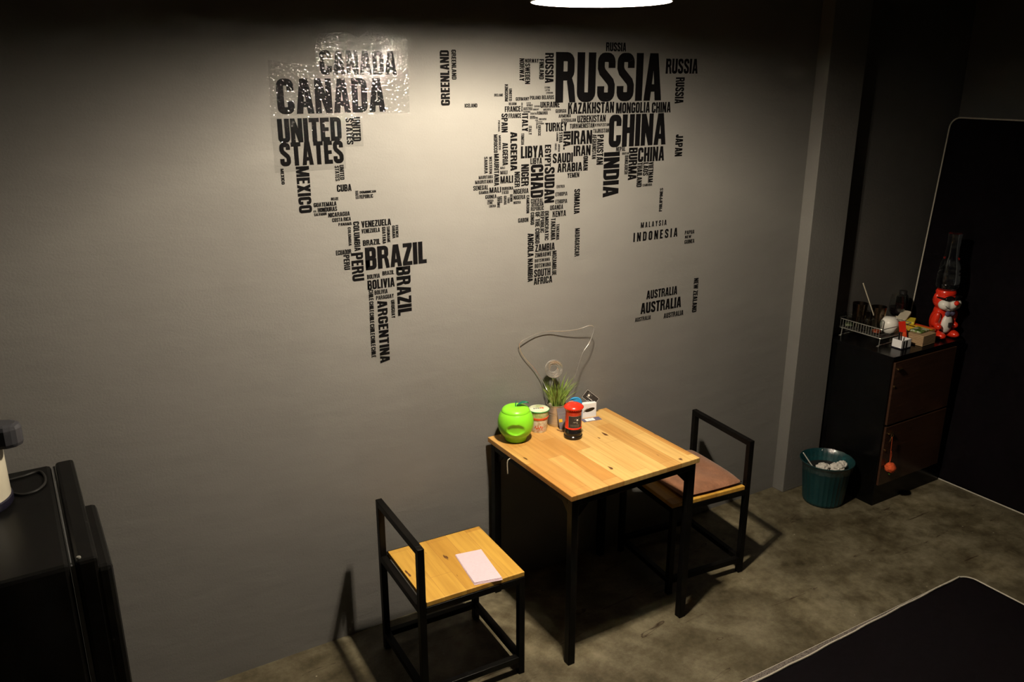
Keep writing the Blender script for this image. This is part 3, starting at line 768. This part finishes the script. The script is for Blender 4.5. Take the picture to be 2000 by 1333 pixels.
lo_ = mb.build('leaf', 'dark_green', ap); sd = lo_.modifiers.new('solid', 'SOLIDIFY'); sd.thickness = .0012

cu = thing('noodle_cup', 'paper cup noodles with foil lid between green canister and metal pot', 'cup', (.340, -.074, TZ), -.35)
MB().lathe([(0, .001), (.031, .001), (.0335, 0), (.0345, .003), (.0410, .070)], 56).build('cup_body', 'cup_cream', cu, smooth=True)
MB().lathe([(.0411, .0702), (.0438, .0965)], 56).build('collar', 'cup_green', cu, smooth=True)
MB().lathe([(.0396, .0600), (.0412, .0601), (.0428, .0695), (.0412, .0700)], 56).build('band', 'orange_red', cu, smooth=True, label='orange red band')
MB().lathe([(.0435, .0960), (.0458, .0965), (.0460, .0995), (.0440, .1005)], 56).build('rim', 'lid_rim', cu, smooth=True, label='green rim')
MB().lathe([(.0442, .1003), (.043, .1012), (0, .1014)], 56).build('foil_lid', 'cup_lid', cu, smooth=True)
rnd = random.Random(5)
mb, mr = MB(), MB()
for i in range(5):
    q = mb if i < 3 else mr
    q.box(-.024+i*.0095, -.017+i*.0095, -.006+.002*(i % 2), .006, .1014, .1018)
mb.build('lid_print', 'grey_mark', cu); mr.build('lid_print', 'orange_red', cu)
mb = MB()
for i in range(11):
    a = -PI/2-.35+.09*i-.3; z = .026+.006*math.sin(i*1.9); rr = .0345+(z-.003)/.067*.0065+.0003
    mb.box(-.0016, .0016, -.0004, .0004, z-.0035, z+.0035, RZ(a+PI/2) @ TR(0, -rr, 0))
for i in range(9):
    a = -PI/2-.75+.17*i; z = .011+.003*(i % 2); rr = .0345+(z-.003)/.067*.0065+.0003
    mb.box(-.0011, .0011, -.0004, .0004, z-.0012, z+.0012, RZ(a+PI/2) @ TR(0, -rr, 0))
mb.build('cup_print', 'orange_red', cu)

pt = thing('potted_grass', 'artificial grass in a small steel bucket at the wall side', 'plant', (.440, -.060, TZ))
MB().lathe([(0, .001), (.0330, .001), (.0345, .004), (.0365, .040), (.0372, .042), (.0372, .046), (.0368, .047), (.0378, .052), (.0384, .053), (.0384, .057), (.0380, .058), (.0390, .063), (.0396, .064), (.0396, .068), (.0394, .069),
            (.0420, .096), (.0432, .097), (.0432, .0995), (.0412, .0995), (.0385, .07), (.0365, .010), (0, .0105)], 56).build('bucket', 'steel', pt, smooth=True)
MB().lathe([(0, .088), (.0395, .087)], 40).build('soil', 'soil', pt, smooth=True)
mb = MB(); mb.lathe([(0, -.0012), (.009, -.0012), (.009, .0012), (0, .0012)], 20, TR(-.040, -.012, .104) @ RZ(.3) @ RY(PI/2)); mb.build('handle_lug', 'steel', pt, smooth=True)
rnd = random.Random(11)
for i in range(96):
    a = rnd.random()*2*PI; r0 = .034*rnd.random()**.5
    bx, by = r0*math.cos(a), r0*math.sin(a)
    h = .085+.075*rnd.random(); out = .008+.066*rnd.random()
    dx, dy = math.cos(a+rnd.uniform(-.5, .5))*out, math.sin(a+rnd.uniform(-.5, .5))*out
    if by+dy > .045: dy = .045-by
    pts = [(bx+dx*u**1.8, by+dy*u**1.8, .087+h*u*(1-.12*u)) for u in (0, .2, .4, .6, .8, 1)]
    sd_ = Vector((-math.sin(a+.8), math.cos(a+.8), 0)); mb = MB()
    wv = [.0021, .0025, .0024, .0019, .0012, .0001]
    fr = [[Vector(p)-sd_*w, Vector(p)+Vector((0, 0, 0))+sd_.cross(Vector((0, 0, 1)))*w*.5, Vector(p)+sd_*w] for p, w in zip(pts, wv)]
    for f0, f1 in zip(fr, fr[1:]):
        mb.face([f0[0], f0[1], f1[1], f1[0]]); mb.face([f0[1], f0[2], f1[2], f1[1]]); mb.face([f0[2], f0[0], f1[0], f1[2]])
    mb.build('grass_blade', 'grass', pt)

wr = thing('wire_spool', 'spool of silver wire with a big loop stuck in the grass pot', 'wire', (.44, -.055, TZ+.06))
o0 = Vector(wr.location)
cc = at(1082, 721, 1, -.062)-o0
tilt = RZ(-.35) @ RX(PI/2-.12)
mb = MB()
for k in range(6):
    r = .0165+.0044*k
    for d in (-.003, .0015):
        zz = d-.010*(1-k/5)+.0008*math.sin(k*3.1+d*900)
        mb.tube([TR(*cc) @ tilt @ Vector((r*math.cos(2*PI*i/36), r*math.sin(2*PI*i/36), zz+.0009*math.sin(i*.5+k+d*500))) for i in range(36)], .0016, 6, closed=True)
mb.build('coil', 'wire', wr, smooth=True)
lpx = [(1082, 738, -.055), (1072, 765, -.050), (1060, 745, -.018), (1045, 722, -.012), (1022, 696, -.010), (1014, 676, -.014), (1019, 667, -.020), (1035, 658, -.016), (1052, 651, -.014), (1075, 647, -.014), (1102, 647, -.022), (1130, 643, -.034), (1150, 636.5, -.046), (1158, 637.5, -.052), (1160, 645, -.056), (1152, 668, -.060), (1139, 688, -.062), (1133, 705, -.062), (1127, 725, -.062), (1118, 752, -.062), (1108, 778, -.062)]
MB().tube(arc_pts([at(x, y, 1, v)-o0 for x, y, v in lpx], 5), .0014, 8).build('wire_loop', 'wire', wr, smooth=True)

tn = thing('pillar_box_tin', 'red and black postbox-shaped tin in the middle of the table', 'tin', (.427, -.208, TZ), math.atan2(-.95, -.35)+PI/2)
MB().lathe([(0, 0), (.039, 0), (.0398, .002), (.0398, .012), (.0365, .015), (.0365, .020), (.0375, .022), (.0375, .030), (.0352, .033), (.0345, .046)], 56).build('base', 'black_gloss', tn, smooth=True, label='gloss black base')
MB().lathe([(.0346, .0455), (.0358, .0470), (.0345, .0485), (.0340, .118), (.0352, .1195), (.0352, .1225), (.0342, .124), (.0345, .134)], 56).build('body', 'red', tn, smooth=True)
MB().lathe([(.0345, .132), (.0405, .1335), (.0425, .1365), (.0422, .1385), (.036, .145), (.024, .1515), (.010, .1545), (0, .155)], 56).build('lid', 'red', tn, smooth=True)
mb = MB()
for i in range(24):
    a = 2*PI*i/24; mb.ball((.0350*math.cos(a), .0350*math.sin(a), .1290), .0012, 8)
mb.build('beading', 'white_mark', tn, smooth=True, label='row of white dots')
def curved(mb, a0, a1, z0, z1, r, n=14):
    for i in range(n):
        b0, b1 = a0+(a1-a0)*i/n, a0+(a1-a0)*(i+1)/n
        mb.face([(r*math.sin(b0), -r*math.cos(b0), z0), (r*math.sin(b1), -r*math.cos(b1), z0), (r*math.sin(b1), -r*math.cos(b1), z1), (r*math.sin(b0), -r*math.cos(b0), z1)])
mb = MB(); curved(mb, -.90, .90, .0530, .1060, .0347); bl = mb.build('label_border', 'grey_mark', tn)
mb = MB(); curved(mb, -.865, .865, .0541, .1049, .0349); mb.build('label', 'card_black', tn, label='black label with white emblem')
mb = MB(); rr = .0352
def dot(mb, a, z, r, R0, n=14):
    mb.face([((R0)*math.sin(a+r/R0*math.cos(2*PI*k/n)), -R0*math.cos(a+r/R0*math.cos(2*PI*k/n)), z+r*math.sin(2*PI*k/n)) for k in range(n)])
dot(mb, .22, .0895, .0042, rr)
for a, z, r in ((-.08, .092, .0010), (.05, .0955, .0008), (.40, .0955, .0009), (.45, .086, .0008)): dot(mb, a, z, r, rr)
x = -.32
for wv in (.06, .035, .05, .03, .055, .04, .05, .03, .06):
    curved(mb, x, x+wv, .0785+.001*math.sin(x*40), .0800+.0014*math.cos(x*30), rr, 2); x += wv+.018
dot(mb, .20, .0742, .0014, rr)
mb.build('label_print', 'white_mark', tn)
mb = MB()
for i in range(3):
    x = -.66
    while x < .5: curved(mb, x, x+.05, .0600+.0032*i, .0612+.0032*i, rr, 2); x += .075
mb.build('label_print', 'grey_mark', tn)

# cards behind the tin
face = math.atan2(-.85, -.52)+PI/2
bx = at(1153, 815, 2, TZ)
cb = thing('card_box', 'small white card box with a black oval print beside the red tin', 'box', (bx.x-.004, bx.y+.012, TZ), face+.38)
MB().box(-.034, .034, -.012, .012, 0, .066).build('body', 'card_white', cb)
mb = MB(); mb.face([(.002+.024*math.cos(2*PI*k/28), -.0123, .036+.0085*math.sin(2*PI*k/28)+.004*math.cos(2*PI*k/28)) for k in range(28)]); mb.build('oval_print', 'black_gloss', cb)
mb = MB(); mb.face([(-.031, -.01225, .025), (-.014, -.01225, .034), (-.008, -.01225, .047), (-.026, -.01225, .038)]); mb.build('corner_print', 'grey_mark', cb)
bc = at(1151, 780, 1, -.065)
kc = thing('business_card', 'black business card with white border propped on the white box', 'card', (bc.x+.014, bc.y+.010, bc.z), 0)
T = RZ(face+.25) @ RX(-.12) @ RY(.72)
MB().box(-.0375, .0375, -.0005, .0005, -.0225, .0225, T).build('card', 'card_black', kc)
mb = MB()
for s in (-1, 1):
    mb.box(-.036, .036, -.0008, -.0006, s*.0206-.0005, s*.0206+.0005, T); mb.box(s*.0355-.0005, s*.0355+.0005, -.0008, -.0006, -.021, .021, T)
mb.build('border', 'white_mark', kc)
mb = MB(); mb.face([T @ Vector((-.014+.0055*math.cos(2*PI*k/20), -.0008, .004+.0055*math.sin(2*PI*k/20))) for k in range(20)])
for cx_, cz_ in ((-.020, .013), (-.010, .014), (-.002, .010)): mb.face([T @ Vector((cx_+.0012*math.cos(2*PI*k/10), -.0008, cz_+.0012*math.sin(2*PI*k/10))) for k in range(10)])
for i in range(7): mb.box(-.020+i*.0052, -.0165+i*.0052, -.0008, -.0006, -.0065, -.0045+.001*(i % 2), T)
for i in range(10): mb.box(-.004+i*.0034, -.0014+i*.0034, -.0008, -.0006, -.0165, -.0152, T)
mb.build('card_print', 'white_mark', kc)
lq = at(1155, 820, 2, TZ)
lf = thing('leaflet', 'purple and white leaflet lying flat in front of the card box', 'leaflet', (lq.x, lq.y, TZ), face+.38)
MB().box(-.044, .044, -.017, .017, .0002, .0014).build('sheet', 'purple', lf)
MB().box(-.030, .014, -.0135, .0125, .0014, .0017).build('printed_panel', 'card_white', lf)
mb = MB()
for i in range(3): mb.box(-.030+i*.0147-.0004, -.030+i*.0147+.0004, -.0135, .0125, .0017, .00185)
mb.build('panel_line', 'mauve', lf)
m1 = at(1098, 789, 1, -.11)
mc = thing('grey_card', 'grey mauve card standing between the metal pot and red tin', 'card', (m1.x+.004, m1.y-.017, TZ), face+.1)
Tm = RX(-.20) @ RY(-.14)
MB().box(-.021, .021, -.0006, .0006, .0, .095, Tm).build('card', 'mauve', mc)
mb = MB()
for i in range(4): mb.box(-.017+i*.009, -.011+i*.009, -.0009, -.0007, .073, .076, Tm); mb.box(-.016+i*.008, -.010+i*.008, -.0009, -.0007, .060, .062, Tm)
mb.build('card_print', 'grey_mark', mc)
MB().box(-.019, -.004, -.0012, -.0008, .034, .048, Tm).build('price_tag', 'yellow', mc, label='yellow tag')
b1 = at(1121, 776, 1, -.105)
bd = thing('blue_packet', 'rounded bright blue packet standing behind the red tin', 'packet', (b1.x+.007, b1.y-.006, TZ), face+.1)
Tb = RX(-.12)
MB().prism(rounded(-.029, 0, .029, .125, .026), -.005, .005, Tb @ RX(PI/2)).build('packet', 'blue', bd, bevel=.002)
MB().prism(rounded(-.027, .060, .000, .112, .010), -.0070, -.0055, Tb @ TR(-.006, -.0125, 0) @ RX(PI/2)).build('flap', 'pink', bd, label='pale pink flap')

# ------------------------------------------------------------------ fridge and what stands on it
FH = 1.07
fr = thing('fridge', 'black fridge at the left edge with a rounded door', 'fridge', (-1.475, -.10, 0))
MB().box(-.58, -.012, -.66, 0, .02, FH-.004).build('fridge_body', 'fridge', fr, bevel=.012)
MB().box(-.010, -.001, -.652, -.006, .06, FH-.012).build('gasket', 'fridge_grey', fr, label='grey door gasket')
dz = MB().box(0, .052, -.66, 0, .05, FH); dz.build('door', 'fridge', fr, bevel=.010)
MB().box(.040, .082, -.66, -.285, .30, FH-.030).build('door_handle', 'fridge', fr, bevel=.013)
MB().lathe([(0, 0), (.006, 0), (.005, .003), (0, .0035)], 16, TR(.010, -.640, FH)).build('hinge_screw', 'chrome', fr, smooth=True, label='shiny hinge screw')
for x, y in ((-.54, -.62), (-.05, -.62), (-.54, -.04), (-.05, -.04)):
    MB().lathe([(0, 0), (.02, 0), (.02, .022), (0, .022)], 16, TR(x, y, 0)).build('foot', 'cord', fr)
kt = thing('insulated_jug', 'cream insulated jug with dark spouted lid on the fridge top', 'jug', (-1.688, -.300, FH-.0035), -.35)
MB().lathe([(0, 0), (.094, 0), (.098, .006), (.098, .024), (.094, .027)], 48).build('base_ring', 'navy', kt, smooth=True)
MB().lathe([(.094, .026), (.0945, .165), (.088, .175)], 48).build('body', 'pot_body', kt, smooth=True)
MB().lathe([(.090, .172), (.099, .182), (.101, .222), (.092, .246), (.05, .258), (0, .260)], 48).build('lid', 'pot_lid', kt, smooth=True)
MB().prism([(.055, -.040), (.125, -.036), (.152, -.022), (.158, 0), (.152, .022), (.125, .036), (.055, .040)], .178, .246).build('spout', 'pot_lid', kt, bevel=.014)
cp = [at(x, y, 2, FH+.001) for x, y in ((14, 938), (45, 930), (74, 921), (86, 928), (88, 943), (75, 956), (58, 963), (42, 966), (26, 964))]
prop(MB().tube(arc_pts([(v.x, v.y, FH-.004+.0042) for v in cp], 5), .0038, 8).build('power_cable', 'cord', smooth=True), 'black cable looped on top of the fridge', 'cable')

# ------------------------------------------------------------------ dark cabinet by the pillar
CZ = .845
cn = thing('cabinet', 'black cabinet with two dark brown doors between pillar and mattress', 'cabinet', (2.545, -.222, 0))
ox, oy = 2.545, -.222
MB().box(2.251-ox, 2.838-ox, -.428-oy, -.012-oy, 0, CZ-.020).build('body', 'cabinet', cn, bevel=.002)
MB().box(2.246-ox, 2.842-ox, -.436-oy, -.008-oy, CZ-.020, CZ).build('cabinet_top', 'cabinet', cn, bevel=.002)
for z0, z1, nm in ((.470, .815, 'upper'), (.122, .458, 'lower')):
    d = MB().box(2.262-ox, 2.786-ox, -.440-oy, -.428-oy, z0, z1).build('door', 'brown_glass', cn, bevel=.002)
    hz = z1-.035
    MB().box(2.275-ox, 2.315-ox, -.452-oy, -.440-oy, hz-.004, hz+.004).build('door_handle', 'brass', d, bevel=.002)
    MB().lathe([(0, 0), (.006, 0), (.006, .004), (0, .005)], 14, TR(2.276-ox, -.440-oy, z1-.13) @ RX(PI/2)).build('lock', 'brass', d, smooth=True)
kx, kz = 2.295, .412
ky = thing('keychain', 'orange plush ball keychain hanging from the lower cabinet door', 'keychain', (kx, -.458, kz))
mb = MB(); mb.tube([(.009*math.cos(2*PI*i/18), 0, .009*math.sin(2*PI*i/18)) for i in range(18)], .0012, 6, closed=True)
mb.box(-.003, .003, -.001, .001, -.032, -.006, RY(.35)); mb.box(-.003, .003, .0005, .0025, -.030, -.006, RY(-.30)); mb.build('keys', 'brass', ky)
MB().tube(arc_pts([(0, -.002, -.008), (.001, -.003, -.05), (.002, -.004, -.10), (.004, -.005, -.150)]), .0009, 6).build('string', 'pom', ky)
MB().tube(arc_pts([(.004, -.006, -.152), (.010, -.006, -.115), (.003, -.006, -.085)]), .0009, 6).build('string', 'pom', ky)
mb = MB(); rnd = random.Random(2); q = bmesh.ops.create_icosphere(mb.bm, subdivisions=3, radius=.026)
for v in q['verts']: v.co = v.co*(1+rnd.uniform(-.05, .08))*(1 if v.co.z > 0 else 1.12)+Vector((.006, -.012, -.178))
mb.build('plush_ball', 'pom', ky)
MB().ball((.006, -.012, -.215), .007, 10).build('bead', 'leaf_print', ky, smooth=True)

# wire rack
rk = thing('wire_rack', 'chrome wire drying rack with glasses on the dark cabinet', 'rack', (2.335, -.29, CZ))
WX, WY, zl_, zh_ = .250, .272, .045, .095
for z in (zh_, zl_):
    MB().tube([(x, y, z) for x, y in rounded(0, 0, WX, WY, .012, 4)], .0024, 8, closed=True).build('rail', 'chrome', rk, smooth=True)
mb = MB()
for i in range(1, 17): mb.tube([(0, WY*i/17, zh_), (0, WY*i/17, zl_), (WX, WY*i/17, zl_), (WX, WY*i/17, zh_)], .0011, 5)
mb.build('wire_grid', 'chrome', rk, smooth=True)
for y in (.006, WY-.030):
    MB().tube(arc_pts([(0, y, zl_), (.001, y+.003, .0024), (.012, y+.012, .0024), (WX-.012, y+.012, .0024), (WX-.001, y+.003, .0024), (WX, y, zl_)], 3), .0024, 6).build('foot', 'chrome', rk, smooth=True)
TZR = CZ+zl_+.0026
def glass_prof(r0, r1, h, t=.0018): return [(0, 0), (r0, 0), (r1, h), (r1-t, h), (r0-t, .006), (0, .006)]
GR = 'glasses in the wire rack'
for nm, lab, x, y, r0, r1, h, m_ in (
    ('tumbler', 'tall smoky metal tumbler at the back of the wire rack', 2.435, -.070, .031, .040, .128, 'smoke'),
    ('tumbler', 'tall smoky metal tumbler with a straw, nearer the rack front', 2.478, -.156, .032, .041, .122, 'smoke')):
    t = thing(nm, lab, 'tumbler', (x, y, TZR), 0, GR); MB().lathe(glass_prof(r0, r1, h), 40).build('cup', m_, t, smooth=True)
for x, y, lab in ((2.378, -.055, 'short clear glass at the wall end of the rack'), (2.385, -.135, 'short clear glass in the middle of the rack'), (2.395, -.215, 'short clear glass with a pink slice at the rack front')):
    t = thing('drinking_glass', lab, 'glass', (x, y, TZR), 0, GR); MB().lathe(glass_prof(.026, .031, .072, .0022), 32).build('cup', 'glass', t, smooth=True)
for x, y, m_, lab in ((2.378, -.055, 'leaf_print', 'green lime slices in the glass nearest the wall'), (2.395, -.215, 'pom', 'pinkish fruit slice in the glass at the rack front')):
    prop(MB().lathe([(0, 0), (.020, 0), (.021, .010), (0, .011)], 18, TR(x, y, TZR+.007)).build('fruit_slice', m_, smooth=True), lab, 'fruit')
st = [at(1697, 588, 1, -.175), at(1686, 554, 1, -.150)]
st[0] = Vector((2.484, -.156, TZR+.012))
prop(MB().tube([st[0], st[1]], .0032, 10).build('drinking_straw', 'cream', smooth=True), 'pale straw leaning out of the front tumbler', 'straw')

wg = thing('wine_glass', 'large clear wine glass beside the black bottle', 'glass', (2.715, -.105, CZ))
MB().lathe([(0, 0), (.034, 0), (.034, .002), (.006, .006), (.0042, .012), (.0042, .060), (.010, .066), (.030, .078), (.042, .100), (.0445, .125), (.040, .160), (.0335, .190), (.0322, .190), (.0388, .160), (.0432, .125), (.0407, .101), (.028, .080), (0, .070)], 44).build('bowl', 'glass', wg, smooth=True)
MB().lathe([(0, .072), (.027, .0815), (.0392, .102), (.0417, .122), (0, .1222)], 44).build('drink', 'dark_liquid', wg, smooth=True, label='dark drink')
kb = thing('black_bottle', 'black bottle at the wall beside the upright mattress', 'bottle', (2.818, -.062, CZ))
MB().lathe([(0, 0), (.032, 0), (.034, .004), (.034, .150), (.028, .168), (.020, .176), (.020, .186), (0, .187)], 36).build('body', 'black_gloss', kb, smooth=True)
MB().lathe([(.0343, .05), (.0343, .125)], 36).build('label', 'mauve_dark', kb, smooth=True)
MB().lathe([(.0212, .174), (.0212, .192), (0, .193)], 24).build('cap', 'cord', kb, smooth=True)

# front of the cabinet top
jr = at(1738, 656, 2, CZ)
J = thing('white_jar', 'round white ceramic jar in the front end of the wire rack', 'jar', (2.468, -.238, TZR))
MB().lathe([(0, 0), (.026, 0), (.038, .012), (.046, .038), (.044, .060), (.033, .078), (.020, .084), (0, .086)], 44).build('body', 'white', J, smooth=True)
MB().tube([(.0325*math.cos(2*PI*i/30), .0325*math.sin(2*PI*i/30), .079) for i in range(30)], .0016, 6, closed=True).build('rim', 'white', J, smooth=True)
wb = at(1760, 684, 2, CZ)
B = thing('small_box', 'small open white box of black sticks at the cabinet corner', 'box', (wb.x+.040, wb.y+.030, CZ), 0)
mb = MB(); a_, b_, h_ = .038, .030, .048
mb.box(-a_, a_, -b_, b_, .0005, .003)
for x0, x1, y0, y1 in ((-a_, -a_+.002, -b_, b_), (a_-.002, a_, -b_, b_), (-a_, a_, -b_, -b_+.002), (-a_, a_, b_-.002, b_)): mb.box(x0, x1, y0, y1, .0005, h_)
mb.build('body', 'card_white', B)
mb = MB()
for x0 in (-.030, -.008): mb.box(x0, x0+.014, -b_-.0006, -b_-.0001, .006, .044)
mb.build('box_print', 'card_black', B)
MB().box(-a_-.0006, a_+.0006, -b_-.0006, b_+.0006, 0, .006).build('bottom_stripe', 'navy', B)
for i, (dx, dy, ln, ax, ay) in enumerate(((-.018, .006, .085, .10, -.20), (-.006, .010, .090, .16, -.26), (.004, .004, .082, .06, -.18))):
    prop(MB().box(-.0035, .0035, -.002, .002, 0, ln, TR(B.location.x+dx, B.location.y+dy, CZ+.0035) @ RX(ax) @ RY(ay)).build('drink_stirrer', 'card_black', bevel=.001), 'black stick standing in the small white box', 'stick', 'black sticks in the white box')
pk = thing('red_sachet', 'dark red sachet leaning between the white jar and sticks', 'sachet', (B.location.x+.052, B.location.y+.034, CZ+.066), 0)
Ts = RZ(-.85) @ RX(.16) @ RY(-.22)
MB().box(-.017, .017, -.003, .003, -.0655, .062, Ts).build('packet', 'red', pk, bevel=.002)
MB().box(-.012, .012, -.0036, -.0032, -.040, .000, Ts).build('packet_print', 'orange_red', pk)
ns = thing('napkin_stack', 'stack of brown paper napkins on the cabinet front edge', 'napkins', (2.585, -.348, CZ), .06)
for i in range(7):
    o = MB().box(-.062+.002*random.random(), .060+.002*random.random(), -.052, .050+.003*random.random(), .0005+i*.0082, .0005+i*.0082+.0078).build('napkin_bundle', 'napkin', ns, bevel=.0025)
lg = thing('tea_packet', 'green and white packet lying on the brown napkin stack', 'packet', (2.598, -.330, CZ+.0585), .1)
mb = MB(); mb.prism(rounded(-.045, -.035, .045, .035, .010), 0, .009); mb.build('packet', 'leaf_print', lg, bevel=.003)
yb = thing('yellow_box', 'long yellow box beside the red animal dispenser', 'box', (2.672, -.262, CZ), 0)
MB().box(-.024, .024, -.095, .105, .0005, .062).build('body', 'yellow', yb, bevel=.0015)
MB().box(-.0245, .0245, -.0955, -.0945, .006, .056).build('end_panel', 'napkin', yb)
MB().box(-.0005, .0245, -.096, .1055, .0621, .0626).build('top_stripe', 'orange_red', yb)
mb = MB()
for i in range(4): mb.box(-.0247, -.0241, -.085+i*.012, -.078+i*.012, .022, .046)
mb.build('side_print', 'lid_rim', yb)
ly = thing('lemon_packet', 'lemon yellow packet lying across the yellow box', 'packet', (2.690, -.215, CZ+.0628), .5)
MB().prism(rounded(-.050, -.022, .050, .022, .006), 0, .016).build('packet', 'lemon', ly, bevel=.004)
rb = thing('ribbed_cup', 'ribbed white paper cup lying beside the lemon packet', 'cup', (2.640, -.165, CZ), 0)
def ribs(v):
    a = math.atan2(v.y, v.x); k = 1+.03*math.cos(a*16); return Vector((v.x*k, v.y*k, v.z))
MB().lathe([(0, 0), (.026, 0), (.034, .085), (.032, .085), (.024, .004), (0, .004)], 96, fn=ribs).build('cup', 'cream', rb, smooth=True)
pl = thing('paper_sleeve', 'pale paper sleeve resting on the ribbed cup and packets', 'paper', (2.690, -.170, CZ+.086), .35)
mb = MB()
for k in (0, 1):
    pass
pts = rounded(-.060, -.026, .060, .026, .020)
MB().prism(pts, 0, .010, RY(-.20)).build('sleeve', 'cream', pl, bevel=.004)

# red animal water dispenser
DZ = thing('animal_dispenser', 'red animal-shaped water dispenser wearing black sunglasses, beside the mattress', 'water dispenser', (2.785, -.332, CZ), -.22)
def blob(name, m, balls, parent, vox=.0045):
    mb = MB()
    for c_, r_, rot in balls: mb.ball(c_, r_, 20, rot)
    o = mb.build(name, m, parent); o.data.shade_smooth()
    rm = o.modifiers.new('remesh', 'REMESH'); rm.mode = 'VOXEL'; rm.voxel_size = vox; rm.use_smooth_shade = True
    s = o.modifiers.new('smooth', 'SMOOTH'); s.factor = .5; s.iterations = 5
    return o
blob('body', 'red', [
    ((0, .012, .085), (.058, .050, .078), None), ((0, .010, .140), (.045, .042, .045), None),
    ((0, 0, .205), (.064, .058, .056), None), ((-.050, .004, .225), (.020, .020, .026), None), ((.050, .004, .225), (.020, .020, .026), None),
    ((-.058, -.012, .105), (.020, .024, .048), RX(.35)), ((.058, -.012, .105), (.020, .024, .048), RX(.35)),
    ((-.056, -.034, .068), (.018, .024, .018), None), ((.056, -.034, .068), (.018, .024, .018), None),
    ((-.046, -.034, .021), (.028, .050, .022), None), ((.046, -.034, .021), (.028, .050, .022), None), ((0, .02, .02), (.05, .045, .022), None)], DZ)
MB().lathe([(0, .240), (.050, .240), (.052, .252), (.046, .262), (0, .262)], 36, TR(0, 0, .0)).build('neck_socket', 'red', DZ, smooth=True)
MB().ball((0, -.036, .080), (.034, .022, .052), 24).build('belly', 'white', DZ, smooth=True, label='white belly')
blob('muzzle', 'white', [((-.036, -.036, .190), (.033, .032, .029), None), ((.036, -.036, .190), (.033, .032, .029), None), ((0, -.050, .190), (.032, .028, .026), None), ((0, -.040, .170), (.044, .026, .018), None)], DZ, .004)
MB().tube(arc_pts([(-.058, -.056, .196), (-.044, -.068, .180), (-.022, -.073, .172), (0, -.073, .168), (.022, -.073, .172), (.044, -.068, .180), (.058, -.056, .196)]), .0016, 6).build('mouth', 'card_black', DZ, smooth=True)
MB().ball((0, -.080, .205), (.015, .012, .013), 16).build('nose', 'red', DZ, smooth=True)
mb = MB()
for s in (-1, 1): mb.ball((s*.027, -.054, .224), (.026, .010, .016), 20, RZ(s*.35) @ RY(s*.18))
mb.box(-.010, .010, -.064, -.056, .225, .231)
for s in (-1, 1): mb.box(min(s*.050, s*.066), max(s*.050, s*.066), -.050, .010, .224, .230)
mb.build('sunglasses', 'black_gloss', DZ, smooth=True)
blob('bow_tie', 'purple', [((-.016, -.048, .140), (.018, .010, .015), None), ((.016, -.048, .140), (.018, .010, .015), None), ((0, -.050, .140), (.008, .008, .008), None)], DZ, .003)
MB().box(-.011, .011, -.064, -.050, .066, .092).build('tap', 'card_black', DZ, bevel=.002)
wbt = thing('water_bottle', 'clear plastic bottle standing on the red animal dispenser', 'bottle', (2.785, -.332, CZ+.262), 0)
bprof = [(0, 0), (.044, 0), (.066, .012), (.070, .030), (.067, .036), (.070, .042), (.070, .060), (.067, .066), (.069, .072), (.068, .092), (.064, .098), (.065, .106), (.060, .140), (.052, .165), (.045, .185), (.0435, .215), (.040, .225), (.040, .285), (.042, .290), (.042, .305), (0, .306)]
bprof = [(r*.82, z) for r, z in bprof]
inn = [(max(r-.0015, 0), min(max(z, .002), .3045)) for r, z in bprof]
MB().lathe(bprof, 48).lathe(inn, 48).build('bottle', 'clear_plastic', wbt, smooth=True)

# waste bin by the pillar
bn = thing('waste_bin', 'teal ribbed plastic waste bin on the floor beside the pillar', 'bin', (2.080, -.245, 0))
def flute(v):
    r = math.hypot(v.x, v.y); a = math.atan2(v.y, v.x)
    if r < .09 or v.z > .225: return v
    k = 1+.022*max(0, math.cos(a*30))*min(1, (r-.09)/.01); return Vector((v.x*k, v.y*k, v.z))
MB().lathe([(0, .001), (.096, .001), (.100, .004), (.104, .02), (.122, .215), (.130, .228), (.139, .238), (.141, .244), (.138, .246), (.132, .238), (.120, .222), (.101, .020), (.096, .008), (0, .008)], 120, fn=flute).build('bucket', 'teal', bn, smooth=True)
bag = MB()
bag.lathe([(.1175, .205), (.1235, .226), (.1335, .242), (.1375, .2475), (.1425, .2455), (.1440, .238), (.1425, .220), (.1385, .205)], 90, fn=lambda v: Vector((v.x*(1+.004*math.sin(math.atan2(v.y, v.x)*23)), v.y*(1+.004*math.sin(math.atan2(v.y, v.x)*23)), v.z+.002*math.sin(math.atan2(v.y, v.x)*17))))
bag.build('bin_liner', 'liner', bn, smooth=True, label='thin clear bin liner folded over the rim')
rnd = random.Random(9)
for i, (x, y, r, lab) in enumerate(((2.020, -.268, .033, 'crumpled pale tissue at the left inside the bin'), (2.084, -.305, .034, 'crumpled white tissue in the middle of the bin'), (2.142, -.292, .025, 'small crumpled tissue at the right inside the bin'))):
    mb = MB(); q = bmesh.ops.create_icosphere(mb.bm, subdivisions=3, radius=r)
    for v in q['verts']: v.co = Vector((v.co.x*1.15, v.co.y, v.co.z*.8))*(1+rnd.uniform(-.16, .16))
    o = mb.build('crumpled_tissue', 'tissue'); o.location = (x, y, .217); prop(o, lab, 'tissue', 'tissues in the bin')
mb = MB(); mb.lathe([(0, .03), (.094, .03), (.110, .186), (0, .194)], 48)
o = mb.build('bin_rubbish', 'cord', bn, smooth=True); o['kind'] = 'stuff'
prop(MB().tube([at(1569, 885, 1, -.215), Vector((2.000, -.235, .197))], .003, 8).build('drinking_straw', 'white', smooth=True), 'white straw sticking up at the left inside the bin', 'straw')
